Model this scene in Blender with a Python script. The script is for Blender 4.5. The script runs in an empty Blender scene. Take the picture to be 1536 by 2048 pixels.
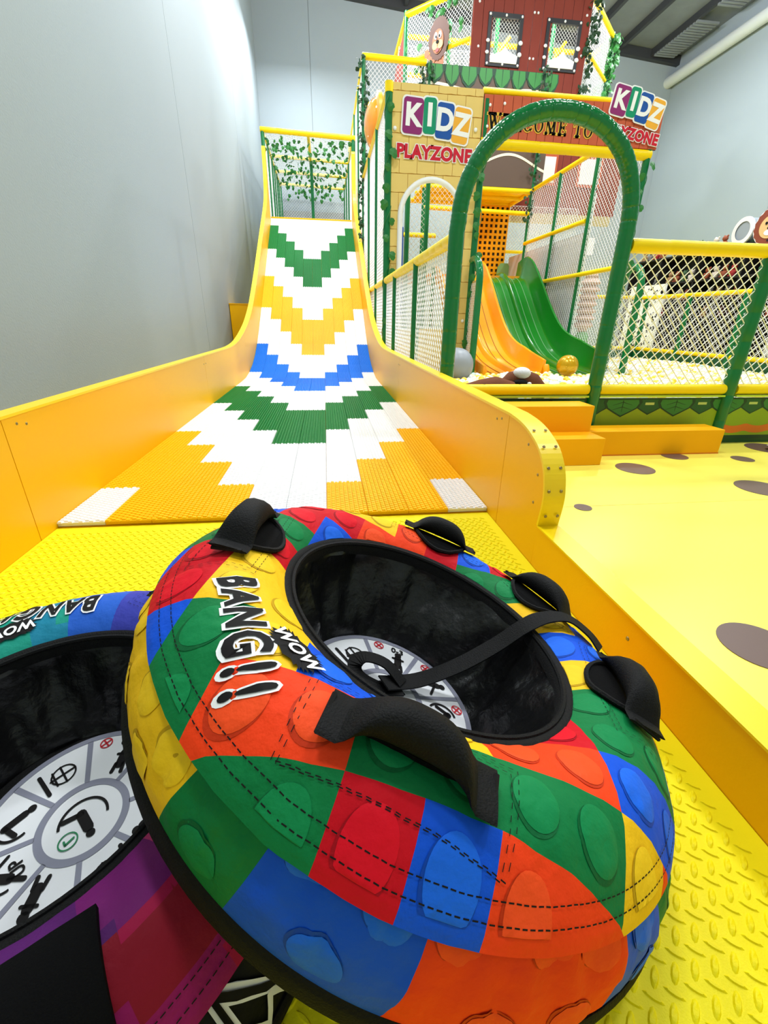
import bpy, bmesh, math, random
from mathutils import Vector, Matrix, noise
random.seed(7)
PI = math.pi
scene = bpy.context.scene
COL = scene.collection

# ------------------------------------------------------------ camera
F_PX, YAW, PITCH, ROLL = 867.78, 0.132014, 0.417420, 0.0173507
fwd = Vector((math.sin(YAW)*math.cos(PITCH), math.cos(YAW)*math.cos(PITCH), -math.sin(PITCH)))
r0 = fwd.cross(Vector((0, 0, 1))).normalized(); u0 = r0.cross(fwd)
rt = r0*math.cos(ROLL) + u0*math.sin(ROLL); up = -r0*math.sin(ROLL) + u0*math.cos(ROLL)
cam_d = bpy.data.cameras.new('camera'); cam = bpy.data.objects.new('camera', cam_d); COL.objects.link(cam)
cam.matrix_world = Matrix(((rt.x, up.x, -fwd.x, 0), (rt.y, up.y, -fwd.y, 0), (rt.z, up.z, -fwd.z, 1.1), (0, 0, 0, 1)))
cam_d.sensor_fit = 'VERTICAL'; cam_d.sensor_height = 24.0; cam_d.sensor_width = 18.0
cam_d.lens = F_PX*24.0/2048.0
cam_d.clip_start = 0.02; cam_d.clip_end = 200
scene.camera = cam

# ------------------------------------------------------------ light and exposure
scene.view_settings.view_transform = 'Standard'
scene.view_settings.look = 'None'
scene.view_settings.exposure = 0.1
scene.view_settings.gamma = 1.0
scene.view_settings.use_curve_mapping = False
w = bpy.data.worlds.new('world'); scene.world = w; w.use_nodes = True
w.node_tree.nodes['Background'].inputs[0].default_value = (0.93, 0.97, 1.0, 1)
w.node_tree.nodes['Background'].inputs[1].default_value = 0.3

def area(name, loc, sx, sy, power, rot=(0, 0, 0), col=(0.94, 0.975, 1.0)):
    d = bpy.data.lights.new(name, 'AREA'); d.shape = 'RECTANGLE'; d.size = sx; d.size_y = sy
    d.energy = power; d.color = col
    o = bpy.data.objects.new(name, d); COL.objects.link(o); o.location = loc; o.rotation_euler = rot
    return o
# the hall's high-bay lamps, in rows under the roof
for ly, pw in ((-2.5, 45), (3.5, 300), (9.5, 440), (15.5, 260), (20.3, 230)):
    for lx, k in ((-0.6, 1.0), (5.2, 1.0), (11.0, 0.75)):
        area('high_bay_lamp', (lx, ly, 10.2), 1.3, 0.7, pw*k)
# added point lights, shining sideways to brighten the upper back wall
for lx in (0.9, 5.6, 11.0):
    d = bpy.data.lights.new('sideways_fill_light', 'POINT'); d.energy = 620; d.shadow_soft_size = 0.3; d.color = (0.94, 0.975, 1.0)
    o = bpy.data.objects.new('sideways_fill_light', d); COL.objects.link(o); o.location = (lx, 15.5, 10.0)

# ------------------------------------------------------------ helpers
def C(r, g, b):
    f = lambda c: c/12.92 if c <= 0.04045 else ((c+0.055)/1.055)**2.4
    return (f(r/255), f(g/255), f(b/255), 1)
MATS = {}
def mat(name, col, rough=0.5, spec=0.5, metal=0.0, bump=None, var=None, coat=0.0, trans=0.0, alpha=1.0):
    """procedural principled material; bump=(scale, strength[, detail]); var=(scale, amount) colour variation"""
    if name in MATS: return MATS[name]
    m = bpy.data.materials.new(name); m.use_nodes = True; nt = m.node_tree; b = nt.nodes['Principled BSDF']
    c = C(*col) if len(col) == 3 else col
    b.inputs['Base Color'].default_value = c
    b.inputs['Roughness'].default_value = rough
    b.inputs['Metallic'].default_value = metal
    b.inputs['Specular IOR Level'].default_value = spec
    b.inputs['Coat Weight'].default_value = coat
    b.inputs['Transmission Weight'].default_value = trans
    b.inputs['Alpha'].default_value = alpha
    tc = nt.nodes.new('ShaderNodeTexCoord')
    if var:
        n = nt.nodes.new('ShaderNodeTexNoise'); n.inputs['Scale'].default_value = var[0]; n.inputs['Detail'].default_value = 4
        nt.links.new(tc.outputs['Object'], n.inputs['Vector'])
        mx = nt.nodes.new('ShaderNodeMix'); mx.data_type = 'RGBA'
        mx.inputs[6].default_value = tuple(max(0, x*(1-var[1])) for x in c[:3]) + (1,)
        mx.inputs[7].default_value = tuple(min(1, x*(1+var[1])) for x in c[:3]) + (1,)
        nt.links.new(n.outputs['Fac'], mx.inputs[0]); nt.links.new(mx.outputs[2], b.inputs['Base Color'])
    if bump:
        n = nt.nodes.new('ShaderNodeTexNoise'); n.inputs['Scale'].default_value = bump[0]
        n.inputs['Detail'].default_value = bump[2] if len(bump) > 2 else 3
        nt.links.new(tc.outputs['Object'], n.inputs['Vector'])
        bp = nt.nodes.new('ShaderNodeBump'); bp.inputs['Strength'].default_value = bump[1]; bp.inputs['Distance'].default_value = 0.02
        nt.links.new(n.outputs['Fac'], bp.inputs['Height']); nt.links.new(bp.outputs['Normal'], b.inputs['Normal'])
    MATS[name] = m
    return m

class MB:
    """collects shapes into one mesh"""
    def __init__(s): s.v = []; s.f = []; s.m = []
    def add(s, vs, fs, mi=0):
        o = len(s.v); s.v += [tuple(x) for x in vs]; s.f += [tuple(i+o for i in q) for q in fs]; s.m += [mi]*len(fs); return s
    def box(s, lo, hi, mi=0, M=None):
        x0, y0, z0 = lo; x1, y1, z1 = hi
        vs = [Vector(p) for p in ((x0,y0,z0),(x1,y0,z0),(x1,y1,z0),(x0,y1,z0),(x0,y0,z1),(x1,y0,z1),(x1,y1,z1),(x0,y1,z1))]
        if M: vs = [M@p for p in vs]
        return s.add(vs, [(0,3,2,1),(4,5,6,7),(0,1,5,4),(1,2,6,5),(2,3,7,6),(3,0,4,7)], mi)
    def tube(s, pts, r, seg=8, closed=False, cap=True, mi=0, flat=None, upv=None):
        """sweep a circle (or ellipse: flat = second radius factor) along points; r number or list"""
        pts = [Vector(p) for p in pts]; n = len(pts); rr = r if isinstance(r, (list, tuple)) else [r]*n
        rings = []; prev = None
        for i, p in enumerate(pts):
            a = pts[(i-1) % n] if (closed or i > 0) else p
            b = pts[(i+1) % n] if (closed or i < n-1) else p
            t = (b-a)
            t = t.normalized() if t.length > 1e-9 else Vector((0, 0, 1))
            ref = Vector(upv) if upv else (prev if prev else (Vector((0, 0, 1)) if abs(t.z) < 0.9 else Vector((1, 0, 0))))
            side = t.cross(ref)
            if side.length < 1e-6: side = t.orthogonal()
            side.normalize(); nn = side.cross(t).normalized(); prev = nn
            fl = flat if flat else 1.0
            rings.append([p + side*math.cos(2*PI*k/seg)*rr[i] + nn*math.sin(2*PI*k/seg)*rr[i]*fl for k in range(seg)])
        vs = [q for R in rings for q in R]; fs = []
        for i in range(n if closed else n-1):
            j = (i+1) % n
            for k in range(seg):
                l = (k+1) % seg; fs.append((i*seg+k, i*seg+l, j*seg+l, j*seg+k))
        if cap and not closed:
            fs.append(tuple(range(seg-1, -1, -1))); fs.append(tuple((n-1)*seg+k for k in range(seg)))
        return s.add(vs, fs, mi)
    def lathe(s, prof, seg=32, M=None, mi=0, closed=False):
        vs = []; n = len(prof)
        for k in range(seg):
            a = 2*PI*k/seg
            for r, z in prof:
                p = Vector((r*math.cos(a), r*math.sin(a), z)); vs.append(M@p if M else p)
        fs = []
        for k in range(seg):
            l = (k+1) % seg
            for i in range(n-1): fs.append((k*n+i, l*n+i, l*n+i+1, k*n+i+1))
        return s.add(vs, fs, mi)
    def prism(s, poly, d, M=None, mi=0):
        """2D polygon (x,y) extruded along z from 0 to d, then transformed"""
        n = len(poly); vs = [Vector((x, y, 0)) for x, y in poly] + [Vector((x, y, d)) for x, y in poly]
        if M: vs = [M@p for p in vs]
        fs = [tuple(range(n-1, -1, -1)), tuple(range(n, 2*n))] + [(i, (i+1) % n, n+(i+1) % n, n+i) for i in range(n)]
        return s.add(vs, fs, mi)
    def ell(s, c, r, seg=12, rings=8, mi=0, M=None):
        vs = []; fs = []; c = Vector(c)
        for i in range(rings+1):
            th = PI*i/rings
            for k in range(seg):
                a = 2*PI*k/seg
                p = Vector((r[0]*math.sin(th)*math.cos(a), r[1]*math.sin(th)*math.sin(a), r[2]*math.cos(th)))
                vs.append(c + (M@p if M else p))
        for i in range(rings):
            for k in range(seg):
                l = (k+1) % seg; fs.append((i*seg+k, (i+1)*seg+k, (i+1)*seg+l, i*seg+l))
        return s.add(vs, fs, mi)
    def mesh(s, name, mats, smooth=False, bevel=0.0):
        me = bpy.data.meshes.new(name); me.from_pydata(s.v, [], s.f); me.update()
        for m in (mats if isinstance(mats, (list, tuple)) else [mats]): me.materials.append(m)
        me.polygons.foreach_set('material_index', s.m)
        bm = bmesh.new(); bm.from_mesh(me)
        bmesh.ops.remove_doubles(bm, verts=bm.verts, dist=1e-6)
        bmesh.ops.recalc_face_normals(bm, faces=bm.faces)
        bm.to_mesh(me); bm.free()
        if smooth: me.polygons.foreach_set('use_smooth', [True]*len(me.polygons)); me.set_sharp_from_angle(angle=math.radians(42))
        return me
    def build(s, name, mats, parent=None, smooth=False, local=False, bevel=0.0):
        me = s.mesh(name, mats, smooth)
        return link(name, me, parent, local, bevel)
def link(name, me, parent=None, local=False, bevel=0.0):
    o = bpy.data.objects.new(name, me); COL.objects.link(o)
    if parent:
        o.parent = parent
        if not local:
            bpy_mw = parent_world(parent)
            o.matrix_parent_inverse = bpy_mw.inverted()
    if bevel:
        md = o.modifiers.new('bevel', 'BEVEL'); md.width = bevel; md.segments = 2; md.limit_method = 'ANGLE'
    return o
def parent_world(p):
    M = p.matrix_basis.copy()
    if p.parent: M = parent_world(p.parent) @ p.matrix_parent_inverse @ M
    return M
def tag(o, label=None, cat=None, group=None, kind=None):
    if label: o['label'] = label
    if cat: o['category'] = cat
    if group: o['group'] = group
    if kind: o['kind'] = kind
    return o
def thing(name, label, cat, loc=(0, 0, 0), group=None, kind=None):
    o = bpy.data.objects.new(name, None); COL.objects.link(o); o.location = loc; o.empty_display_size = 0.1
    return tag(o, label, cat, group, kind)
def struct(name, loc=(0, 0, 0), label=None):
    o = bpy.data.objects.new(name, None); COL.objects.link(o); o.location = loc
    o['kind'] = 'structure'
    if label: o['label'] = label
    return o
def place(name, me, parent, M):
    """shared-mesh child at world matrix M"""
    o = bpy.data.objects.new(name, me); COL.objects.link(o); o.parent = parent
    o.matrix_parent_inverse = parent_world(parent).inverted(); o.matrix_basis = M
    return o
def text_mesh(body, size=1.0, offset=0.0, extrude=0.0, shear=0.0, spacing=1.0, align='CENTER', res=4):
    cu = bpy.data.curves.new('txt', 'FONT'); cu.body = body; cu.size = size; cu.offset = offset; cu.extrude = extrude
    cu.shear = shear; cu.space_character = spacing; cu.align_x = align; cu.align_y = 'CENTER'; cu.resolution_u = res
    o = bpy.data.objects.new('txt', cu); COL.objects.link(o)
    bpy.context.view_layer.update()
    dg = bpy.context.evaluated_depsgraph_get()
    me = bpy.data.meshes.new_from_object(o.evaluated_get(dg))
    bpy.data.objects.remove(o); bpy.data.curves.remove(cu)
    return me
def net(name, parent, M, wd, ht, pitch, r, material, clip=None):
    """diamond net in the local x-z plane (0..wd, 0..ht) placed by matrix M; one part, real strands"""
    mb = MB(); p = pitch
    def strand(a, b):
        d = (b-a)
        if d.length < 0.02: return
        t = d.normalized(); n1 = Vector((0, 1, 0)); n2 = t.cross(n1)
        vs = []
        for q in (a, b):
            for k in range(3):
                an = 2*PI*k/3 + 0.5; vs.append(M @ (q + n1*math.cos(an)*r + n2*math.sin(an)*r))
        mb.add(vs, [(0,1,4,3),(1,2,5,4),(2,0,3,5)])
    k = -ht
    while k < wd:
        x0 = max(0, k); x1 = min(wd, k+ht)
        strand(Vector((x0, 0, x0-k)), Vector((x1, 0, x1-k)))
        k += p
    k = 0.0
    while k < wd+ht:
        x0 = max(0, k-ht); x1 = min(wd, k)
        strand(Vector((x0, 0, k-x0)), Vector((x1, 0, k-x1)))
        k += p
    # border rope
    for a, b in (((0,0,0),(wd,0,0)), ((wd,0,0),(wd,0,ht)), ((wd,0,ht),(0,0,ht)), ((0,0,ht),(0,0,0))): strand(Vector(a), Vector(b))
    return mb.build(name, material, parent)
def planeM(o, ux, uz):
    """matrix mapping local x->ux, z->uz, y->uz x ux ... at origin o"""
    ux = Vector(ux).normalized(); uz = Vector(uz).normalized(); uy = uz.cross(ux)
    return Matrix(((ux.x, uy.x, uz.x, o[0]), (ux.y, uy.y, uz.y, o[1]), (ux.z, uy.z, uz.z, o[2]), (0, 0, 0, 1)))
# 2D drawing (x right, y up) standing in a wall facing the camera side (-y)
def wallM(x, y, z, rot=0.0):
    return Matrix.Translation((x, y, z)) @ Matrix.Rotation(PI/2, 4, 'X') @ Matrix.Rotation(rot, 4, 'Z')

# ------------------------------------------------------------ palette
M_WALL = mat('painted_concrete', (158, 170, 177), 0.75, 0.3, bump=(60, 0.12), var=(0.35, 0.05))
M_JOINT = mat('joint_sealant', (120, 126, 128), 0.8)
M_FLOOR = mat('yellow_vinyl', (250, 236, 96), 0.32, 0.5, var=(0.6, 0.03))
M_SPOT = mat('brown_vinyl', (106, 82, 74), 0.4)
M_SLIDE = mat('yellow_board', (252, 190, 2), 0.38, 0.25, bump=(120, 0.03))
M_TRIM = mat('bright_yellow_edging', (255, 218, 0), 0.35)
M_MAT = mat('lemon_foam_mat', (246, 230, 14), 0.5, 0.2, bump=(260, 0.10))
M_TW = mat('white_slope_tile', (246, 246, 246), 0.4)
M_TY = mat('amber_slope_tile', (255, 194, 2), 0.5, 0.2)
M_TG = mat('green_slope_tile', (0, 122, 50), 0.5, 0.15)
M_TB = mat('blue_slope_tile', (0, 122, 232), 0.5, 0.15)
M_GREEN = mat('green_vinyl_sleeve', (0, 112, 56), 0.28, 0.5, bump=(14, 0.12))
M_YEL = mat('yellow_vinyl_sleeve', (255, 220, 2), 0.4, 0.3, bump=(20, 0.06))
M_NET = mat('white_net_cord', (250, 250, 250), 0.7)
M_ORANGE = mat('orange_foam', (255, 180, 2), 0.5, 0.2)
M_WHITE = mat('white_plastic', (248, 248, 248), 0.4)
M_BLACK = mat('black_webbing', (9, 9, 10), 0.7, 0.2, bump=(300, 0.25))
M_INK = mat('black_print', (20, 18, 18), 0.7, 0.2)
M_LEAF = mat('ivy_leaf', (40, 120, 45), 0.5, var=(9, 0.35))
M_LEAFD = mat('ivy_leaf_dark', (24, 66, 28), 0.55, var=(9, 0.35))
M_WOOD = mat('red_brown_board', (142, 62, 50), 0.6, 0.2, var=(3, 0.14))
M_WOODL = mat('terracotta_board', (200, 96, 66), 0.55, 0.2, var=(3, 0.12))
M_GAP = mat('dark_gap', (58, 26, 22), 0.8)
M_BROWN = mat('dark_brown_panel', (92, 72, 58), 0.55)
M_CREAM = mat('cream_stroke', (240, 232, 206), 0.5)
# ============================================================ setting
ZF = -0.085                       # hall floor; the slide deck stands a little higher
fl = struct('floor', (5, 5, ZF), 'pale yellow vinyl floor with brown spots')
MB().box((-2.3, -4, ZF-0.1), (15.35, 23, ZF)).build('floor_sheet', M_FLOOR, fl)
s_ = 1.077
for x, y, r in ((2.52, 3.158, .150), (3.702, 3.342, .09), (1.629, 2.415, .055), (3.175, 2.64, .17), (1.58, 1.10, .135), (3.13, 3.47, .11), (4.29, 3.655, .19), (2.6, 1.55, .15), (3.6, 1.6, .12)):
    mb = MB(); n = 40
    mb.prism([(x*s_+r*s_*math.cos(2*PI*k/n), y*s_+r*s_*math.sin(2*PI*k/n)) for k in range(n)], 0.003, Matrix.Translation((0, 0, ZF)))
    mb.build('floor_spot', M_SPOT, fl)
# weld seams of the vinyl
for y in (2.62,):
    MB().box((1.1, y, ZF), (15, y+0.004, ZF+0.0012)).build('floor_seam', mat('seam', (236, 214, 84), 0.5), fl)

wl = struct('wall_left', (-2.3, 9, 0), 'pale grey precast concrete wall beside the slide')
ys = [-4, 3.1, 9.65, 16.2, 23]
for a, b in zip(ys, ys[1:]): MB().box((-2.5, a+0.006, ZF), (-2.3, b-0.006, 13)).build('wall_panel', M_WALL, wl)
MB().box((-2.5, -4, ZF), (-2.312, 23, 13)).build('joint_filler', M_JOINT, wl)
wb = struct('wall_back', (6, 23, 0), 'pale grey precast concrete back wall')
xs = [-2.5, -0.19, 6.16, 12.5, 15.55]
for a, b in zip(xs, xs[1:]): MB().box((a+0.008, 23, ZF), (b-0.008, 23.2, 13)).build('wall_panel', M_WALL, wb)
MB().box((-2.5, 23.015, ZF), (15.55, 23.2, 13)).build('joint_filler', M_JOINT, wb)
wr = struct('wall_right', (15.35, 9, 0), 'pale grey precast concrete wall on the right')
ys = [-4, 3.1, 9.65, 16.2, 23]
for a, b in zip(ys, ys[1:]): MB().box((15.35, a+0.006, ZF), (15.55, b-0.006, 11.75)).build('wall_panel', M_WALL, wr)
MB().box((15.365, -4, ZF), (15.55, 23, 11.75)).build('joint_filler', M_JOINT, wr)

wf = struct('light_block_wall', (6, -4, 0), 'added pale grey wall behind the camera that blocks outside light')
MB().box((-2.5, -4.2, ZF), (15.55, -4.0, 13)).build('wall_panel', M_WALL, wf)  # unseen wall, added to keep world light off the near tube sides
# roof: falls gently to the right, purlins run with the slide
rf = struct('ceiling', (6, 9, 11.9), 'dark metal roof with foil insulation between purlins')
def roofz(x): return 12.75 - 0.07*(x+2.5)
M_FOIL = mat('foil_insulation', (132, 138, 142), 0.45, metal=0.25, bump=(2.2, 0.9, 6), var=(1.2, 0.25))
M_STEEL = mat('dark_steel', (62, 64, 68), 0.5, metal=0.3)
M_CORR = mat('corrugated_sheet', (150, 156, 160), 0.45, metal=0.3)
px = -2.5
while px < 15.5:
    nx = px + 1.5
    x1 = min(nx, 15.55)
    mb = MB(); mb.add([(px, -4, roofz(px)), (x1, -4, roofz(x1)), (x1, 23.2, roofz(x1)), (px, 23.2, roofz(px)),
                       (px, -4, roofz(px)+.05), (x1, -4, roofz(x1)+.05), (x1, 23.2, roofz(x1)+.05), (px, 23.2, roofz(px)+.05)],
                      [(0,1,2,3),(4,7,6,5),(0,4,5,1),(1,5,6,2),(2,6,7,3),(3,7,4,0)])
    mb.build('insulation_sheet', M_FOIL, rf)
    if px > -2.4: MB().box((px-.04, -4, roofz(px)-.24), (px+.09, 23.2, roofz(px)-.01)).build('purlin', M_STEEL, rf)
    px = nx
def sloped(name, y0, y1, d0, d1):
    mb = MB(); xa, xb = -2.5, 15.5
    mb.add([(xa, y0, roofz(xa)-d1), (xb, y0, roofz(xb)-d1), (xb, y1, roofz(xb)-d1), (xa, y1, roofz(xa)-d1),
            (xa, y0, roofz(xa)-d0), (xb, y0, roofz(xb)-d0), (xb, y1, roofz(xb)-d0), (xa, y1, roofz(xa)-d0)],
           [(0,3,2,1),(4,5,6,7),(0,1,5,4),(1,2,6,5),(2,3,7,6),(3,0,4,7)])
    return mb.build(name, M_STEEL, rf)
sloped('wall_angle', 22.8, 23.0, .02, .32)
for y in (1.0, 8.0): sloped('rafter', y, y+.14, .25, .6)
for seg in ((16.6, 19.4), (20.3, 22.6)):
    y = seg[0]
    while y < seg[1]:
        MB().box((14.0, y, roofz(14)-.30), (14.9, y+.09, roofz(14)-.24)).build('corrugation_rib', M_CORR, rf); y += .16
mb = MB(); mb.tube([(15.12, 23, 10.65), (15.12, 10, 10.68), (15.12, -3, 10.7)], 0.2, 16)
tag(mb.build('drain_pipe', mat('pale_pipe', (206, 212, 212), 0.5), None, True), 'long pale grey drain pipe along the right wall below the roof', 'pipe')

# ============================================================ tube slide
X0, X1 = -1.53, 0.975
PS, RR, ANG = 8.55, 5.0, math.radians(31.2)
Y_S = 2.41
def prof(s):
    """bed point and angle at arc length s from the front edge of the tiles"""
    L1 = PS - Y_S; L2 = RR*ANG
    if s <= L1: return (Y_S+s, 0.0, 0.0)
    if s <= L1+L2:
        a = (s-L1)/RR; return (PS+RR*math.sin(a), RR*(1-math.cos(a)), a)
    d = s-L1-L2
    return (PS+RR*math.sin(ANG)+d*math.cos(ANG), RR*(1-math.cos(ANG))+d*math.sin(ANG), ANG)
def bedz(y):
    if y <= PS: return 0.0
    ye = PS+RR*math.sin(ANG)
    if y <= ye: return RR-math.sqrt(RR*RR-(y-PS)**2)
    return RR*(1-math.cos(ANG))+(y-ye)*math.tan(ANG)
sl = thing('tube_slide', 'long yellow-walled tubing slide with chevron tiles in white, green, amber and blue', 'slide', (-.28, 2.4, 0))
def tile_mesh(name, m, L):
    mb = MB(); W = 0.2505
    mb.box((-W/2+.0012, .0015, -.03), (W/2-.0012, L-.0015, -.0085))
    nc = 9; nr = 18
    for i in range(nc):
        for j in range(nr):
            cx = -W/2 + W*(i+.5)/nc; cy = L*(j+.5)/nr + (L/nr*.25 if i % 2 else -L/nr*.25)
            dx, dy = W/nc*.46, L/nr*.44
            h = 0.0
            mb.add([(cx-dx, cy-dy, -.010), (cx+dx, cy-dy, -.010), (cx+dx, cy+dy, -.010), (cx-dx, cy+dy, -.010),
                    (cx-dx*.72, cy-dy*.72, h), (cx+dx*.72, cy-dy*.72, h), (cx+dx*.72, cy+dy*.72, h), (cx-dx*.72, cy+dy*.72, h)],
                   [(4,5,6,7),(0,1,5,4),(1,2,6,5),(2,3,7,6),(3,0,4,7)])
    return mb.mesh(name, m)
LA, LB = 0.54, (6.14+RR*ANG+6.15-11*0.54)/18
TM = {(c, l): tile_mesh('slope_tile', m, L) for c, m in (('W', M_TW), ('Y', M_TY), ('G', M_TG), ('B', M_TB)) for l, L in ((0, LA), (1, LB))}
def tcol(s):
    if s <= -4: return 'W'
    for lo, hi, c in ((-3, -1, 'Y'), (3, 5, 'G'), (9, 11, 'B'), (15, 17, 'Y'), (21, 23, 'G')):
        if lo <= s <= hi: return c
    return 'W'
pos = 0.0
for row in range(29):
    l = 0 if row < 11 else 1; L = (LA, LB)[l]
    y, z, a = prof(pos); y2, z2, a2 = prof(pos+L)
    an = math.atan2(z2-z, y2-y)
    for c in range(10):
        k = min(c, 9-c); cc = tcol(row+k-4)
        Mx = Matrix.Translation((X0+(X1-X0)*(c+.5)/10, y, z+.034)) @ Matrix.Rotation(an, 4, 'X')
        place('tile', TM[(cc, l)], sl, Mx)
    pos += L
YE, ZE, _ = prof(pos)
# bed board under the tiles
mb = MB(); pts = [prof(i*pos/60)[:2] for i in range(61)]
for (ya, za), (yb, zb) in zip(pts, pts[1:]):
    mb.add([(X0, ya, za), (X1, ya, za), (X1, yb, zb), (X0, yb, zb), (X0, ya, za-.06), (X1, ya, za-.06), (X1, yb, zb-.06), (X0, yb, zb-.06)],
           [(0,1,2,3),(4,7,6,5),(0,3,7,4),(1,5,6,2),(0,4,5,1),(3,2,6,7)])
mb.build('bed_board', M_SLIDE, sl)
MB().box((X0, YE-.02, ZE-.1), (X1, YE+.16, ZE+.065)).build('top_lip', M_ORANGE, sl, bevel=.012)
# side boards: top contour
TOPC = [(1.762, .214), (1.748, .33), (1.757, .40), (1.79, .48), (1.865, .555), (1.98, .605), (2.1, .632), (2.25, .645)]
TOPC += [(y, .645) for y in (3, 4, 5, 6, 7)] + [(7.8, .65), (8.4, .69), (8.9, .77), (9.4, .88), (9.9, 1.02), (10.6, 1.29), (11.3, 1.66), (12, 2.06), (13, 2.66), (14, 3.27), (14.8, 3.74), (15.3, 4.06), (15.6, 4.32), (15.8, 4.62), (15.92, 4.95), (15.98, 5.3), (16.0, 5.52), (16.04, 5.6), (16.1, 5.63), (16.17, 5.6), (16.2, 5.5)]
def catmull(P, n=4):
    out = []
    for i in range(len(P)-1):
        a = [P[max(0, min(len(P)-1, i+d))] for d in (-1, 0, 1, 2)]
        for k in range(n):
            u = k/n; out.append(tuple(.5*((2*a[1][c])+(a[2][c]-a[0][c])*u+(2*a[0][c]-5*a[1][c]+4*a[2][c]-a[3][c])*u*u+(3*a[1][c]-a[0][c]-3*a[2][c]+a[3][c])*u**3) for c in (0, 1)))
    return out+[P[-1]]
END8 = catmull(TOPC[:8], 4); REST = catmull(TOPC[12:], 3)
TOPC = END8+TOPC[8:12]+REST; N8 = len(END8)-1
def lower(y): return bedz(y)-.10 if y > 2.0 else -.08
def topz(y):
    for (ya, za), (yb, zb) in zip(TOPC[N8:], TOPC[N8+1:]):
        if ya <= y <= yb: return za+(zb-za)*(y-ya)/(yb-ya)
    return TOPC[-1][1]
for side, (xa, xb) in (('l', (X0-.09, X0)), ('r', (X1, X1+.095))):
    cuts = [2.25, 6.05, 9.2, 11.6, 14.0, 16.2]
    def board(ring):
        mb = MB(); mb.prism(ring, xb-xa, Matrix(((0, 0, 1, xa), (1, 0, 0, 0), (0, 1, 0, 0), (0, 0, 0, 1))))
        return mb.build('side_board', M_SLIDE, sl)
    # rounded end board
    e0 = END8
    ring = [(2.247, -.08), (1.765, -.08)] + e0[:-1] + [(2.247, .645)]
    board(ring)
    for a, b in zip(cuts, cuts[1:]):
        a += .002; b -= .002
        n = max(2, int((b-a)/.25)); yy = [a+(b-a)*i/n for i in range(n+1)]
        top = [(y, topz(y)) for y in yy] if b < 16 else [(a, topz(a))]+[p for p in TOPC if p[0] > a]
        bot = [(y, lower(y)) for y in reversed(yy)]
        board(top+bot)
    # edging strip folded over the board edge
    mb = MB(); w0, w1 = xa-.004, xb+.004
    tp = TOPC
    for i in range(len(tp)-1):
        (ya, za), (yb, zb) = tp[i], tp[i+1]
        def nrm(j):
            p0 = tp[max(0, j-1)]; p1 = tp[min(len(tp)-1, j+1)]; d = Vector((p1[0]-p0[0], p1[1]-p0[1])).normalized(); return Vector((-d.y, d.x))
        na, nb = nrm(i), nrm(i+1); t = .008; g = .006
        A1 = (ya+na.x*t, za+na.y*t); B1 = (yb+nb.x*t, zb+nb.y*t); A0 = (ya-na.x*g, za-na.y*g); B0 = (yb-nb.x*g, zb-nb.y*g)
        mb.add([(w0, *A0), (w1, *A0), (w1, *B0), (w0, *B0), (w0, *A1), (w1, *A1), (w1, *B1), (w0, *B1)],
               [(0,3,2,1),(4,5,6,7),(0,1,5,4),(1,2,6,5),(2,3,7,6),(3,0,4,7)])
    mb.build('edging', M_TRIM, sl)
    # screws round the rounded end
    M_SCREW = mat('screw', (150, 130, 90), 0.35, metal=0.6)
    def screw(p, nrm_):
        mb = MB(); q = Vector(nrm_).to_track_quat('Z', 'Y').to_matrix().to_4x4()
        mb.lathe([(0.0, .003), (.006, .003), (.008, 0)], 10, Matrix.Translation(p) @ q); mb.build('screw', M_SCREW, sl, True)
    for (y, z, ny, nz) in ((1.742, .27, -1, 0), (1.75, .39, -1, .1), (1.79, .487, -.85, .5), (1.865, .566, -.7, .7), (1.985, .614, -.4, .9)):
        for x in (xa+.018, xb-.018): screw((x, y-.006*abs(ny), z+.006*nz), (0, ny, nz))
    xi = xb if side == 'l' else xa; sx = 1 if side == 'l' else -1
    for y, z in ((1.84, .3), (1.84, .44), (1.98, .55), (2.35, .60), (2.42, .585), (6.0, .55), (6.1, .55)): screw((xi, y, z), (sx, 0, 0))
    # low kerb in front of the rounded end
    MB().box((xa, -1.2, -.08), (xb, 1.7625, .206)).build('kerb', M_SLIDE, sl)
    MB().box((xa-.004, -1.2, .206), (xb+.004, 1.758, .214)).build('kerb_edging', M_TRIM, sl)
    for y in (.2, 1.05): screw((xi, y, .13), (sx, 0, 0))

# landing mat with raised lens tread
lm = thing('landing_mat', 'lemon yellow foam landing mat with raised tread ovals between the slide walls', 'mat', (-.28, .8, 0))
MB().box((X0+.002, -1.2, -.06), (X1-.002, 2.395, 0)).build('mat_sheet', M_MAT, lm)
mb = MB()
def lens(cx, cy, an, l, wd, h):
    ca, sa = math.cos(an), math.sin(an); n = 10; ring = []
    for k in range(n):
        t = 2*PI*k/n; u = l*math.cos(t); v = wd*math.sin(t)
        ring.append((cx+u*ca-v*sa, cy+u*sa+v*ca, 0))
    mid = [(cx+(x-cx)*.66, cy+(y-cy)*.66, h) for x, y, _ in ring]
    mb.add(ring+mid, [(k, (k+1) % n, n+(k+1) % n, n+k) for k in range(n)]+[tuple(range(n, 2*n))])
PX_, PY_ = .0412, .0492
for j in range(int(2.9/PY_)):
    cy = -.52+j*PY_
    if cy > 2.37: break
    for i in range(int((X1-X0-.05)/PX_)):
        cx = X0+.03+i*PX_
        lens(cx, cy, math.radians(50), .0195, .0072, .0042)
        lens(cx+PX_/2, cy+PY_/2, math.radians(-39), .0185, .0042, .0036)
tag(mb.build('tread_ovals', M_MAT, lm, True), kind='stuff')

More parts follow.
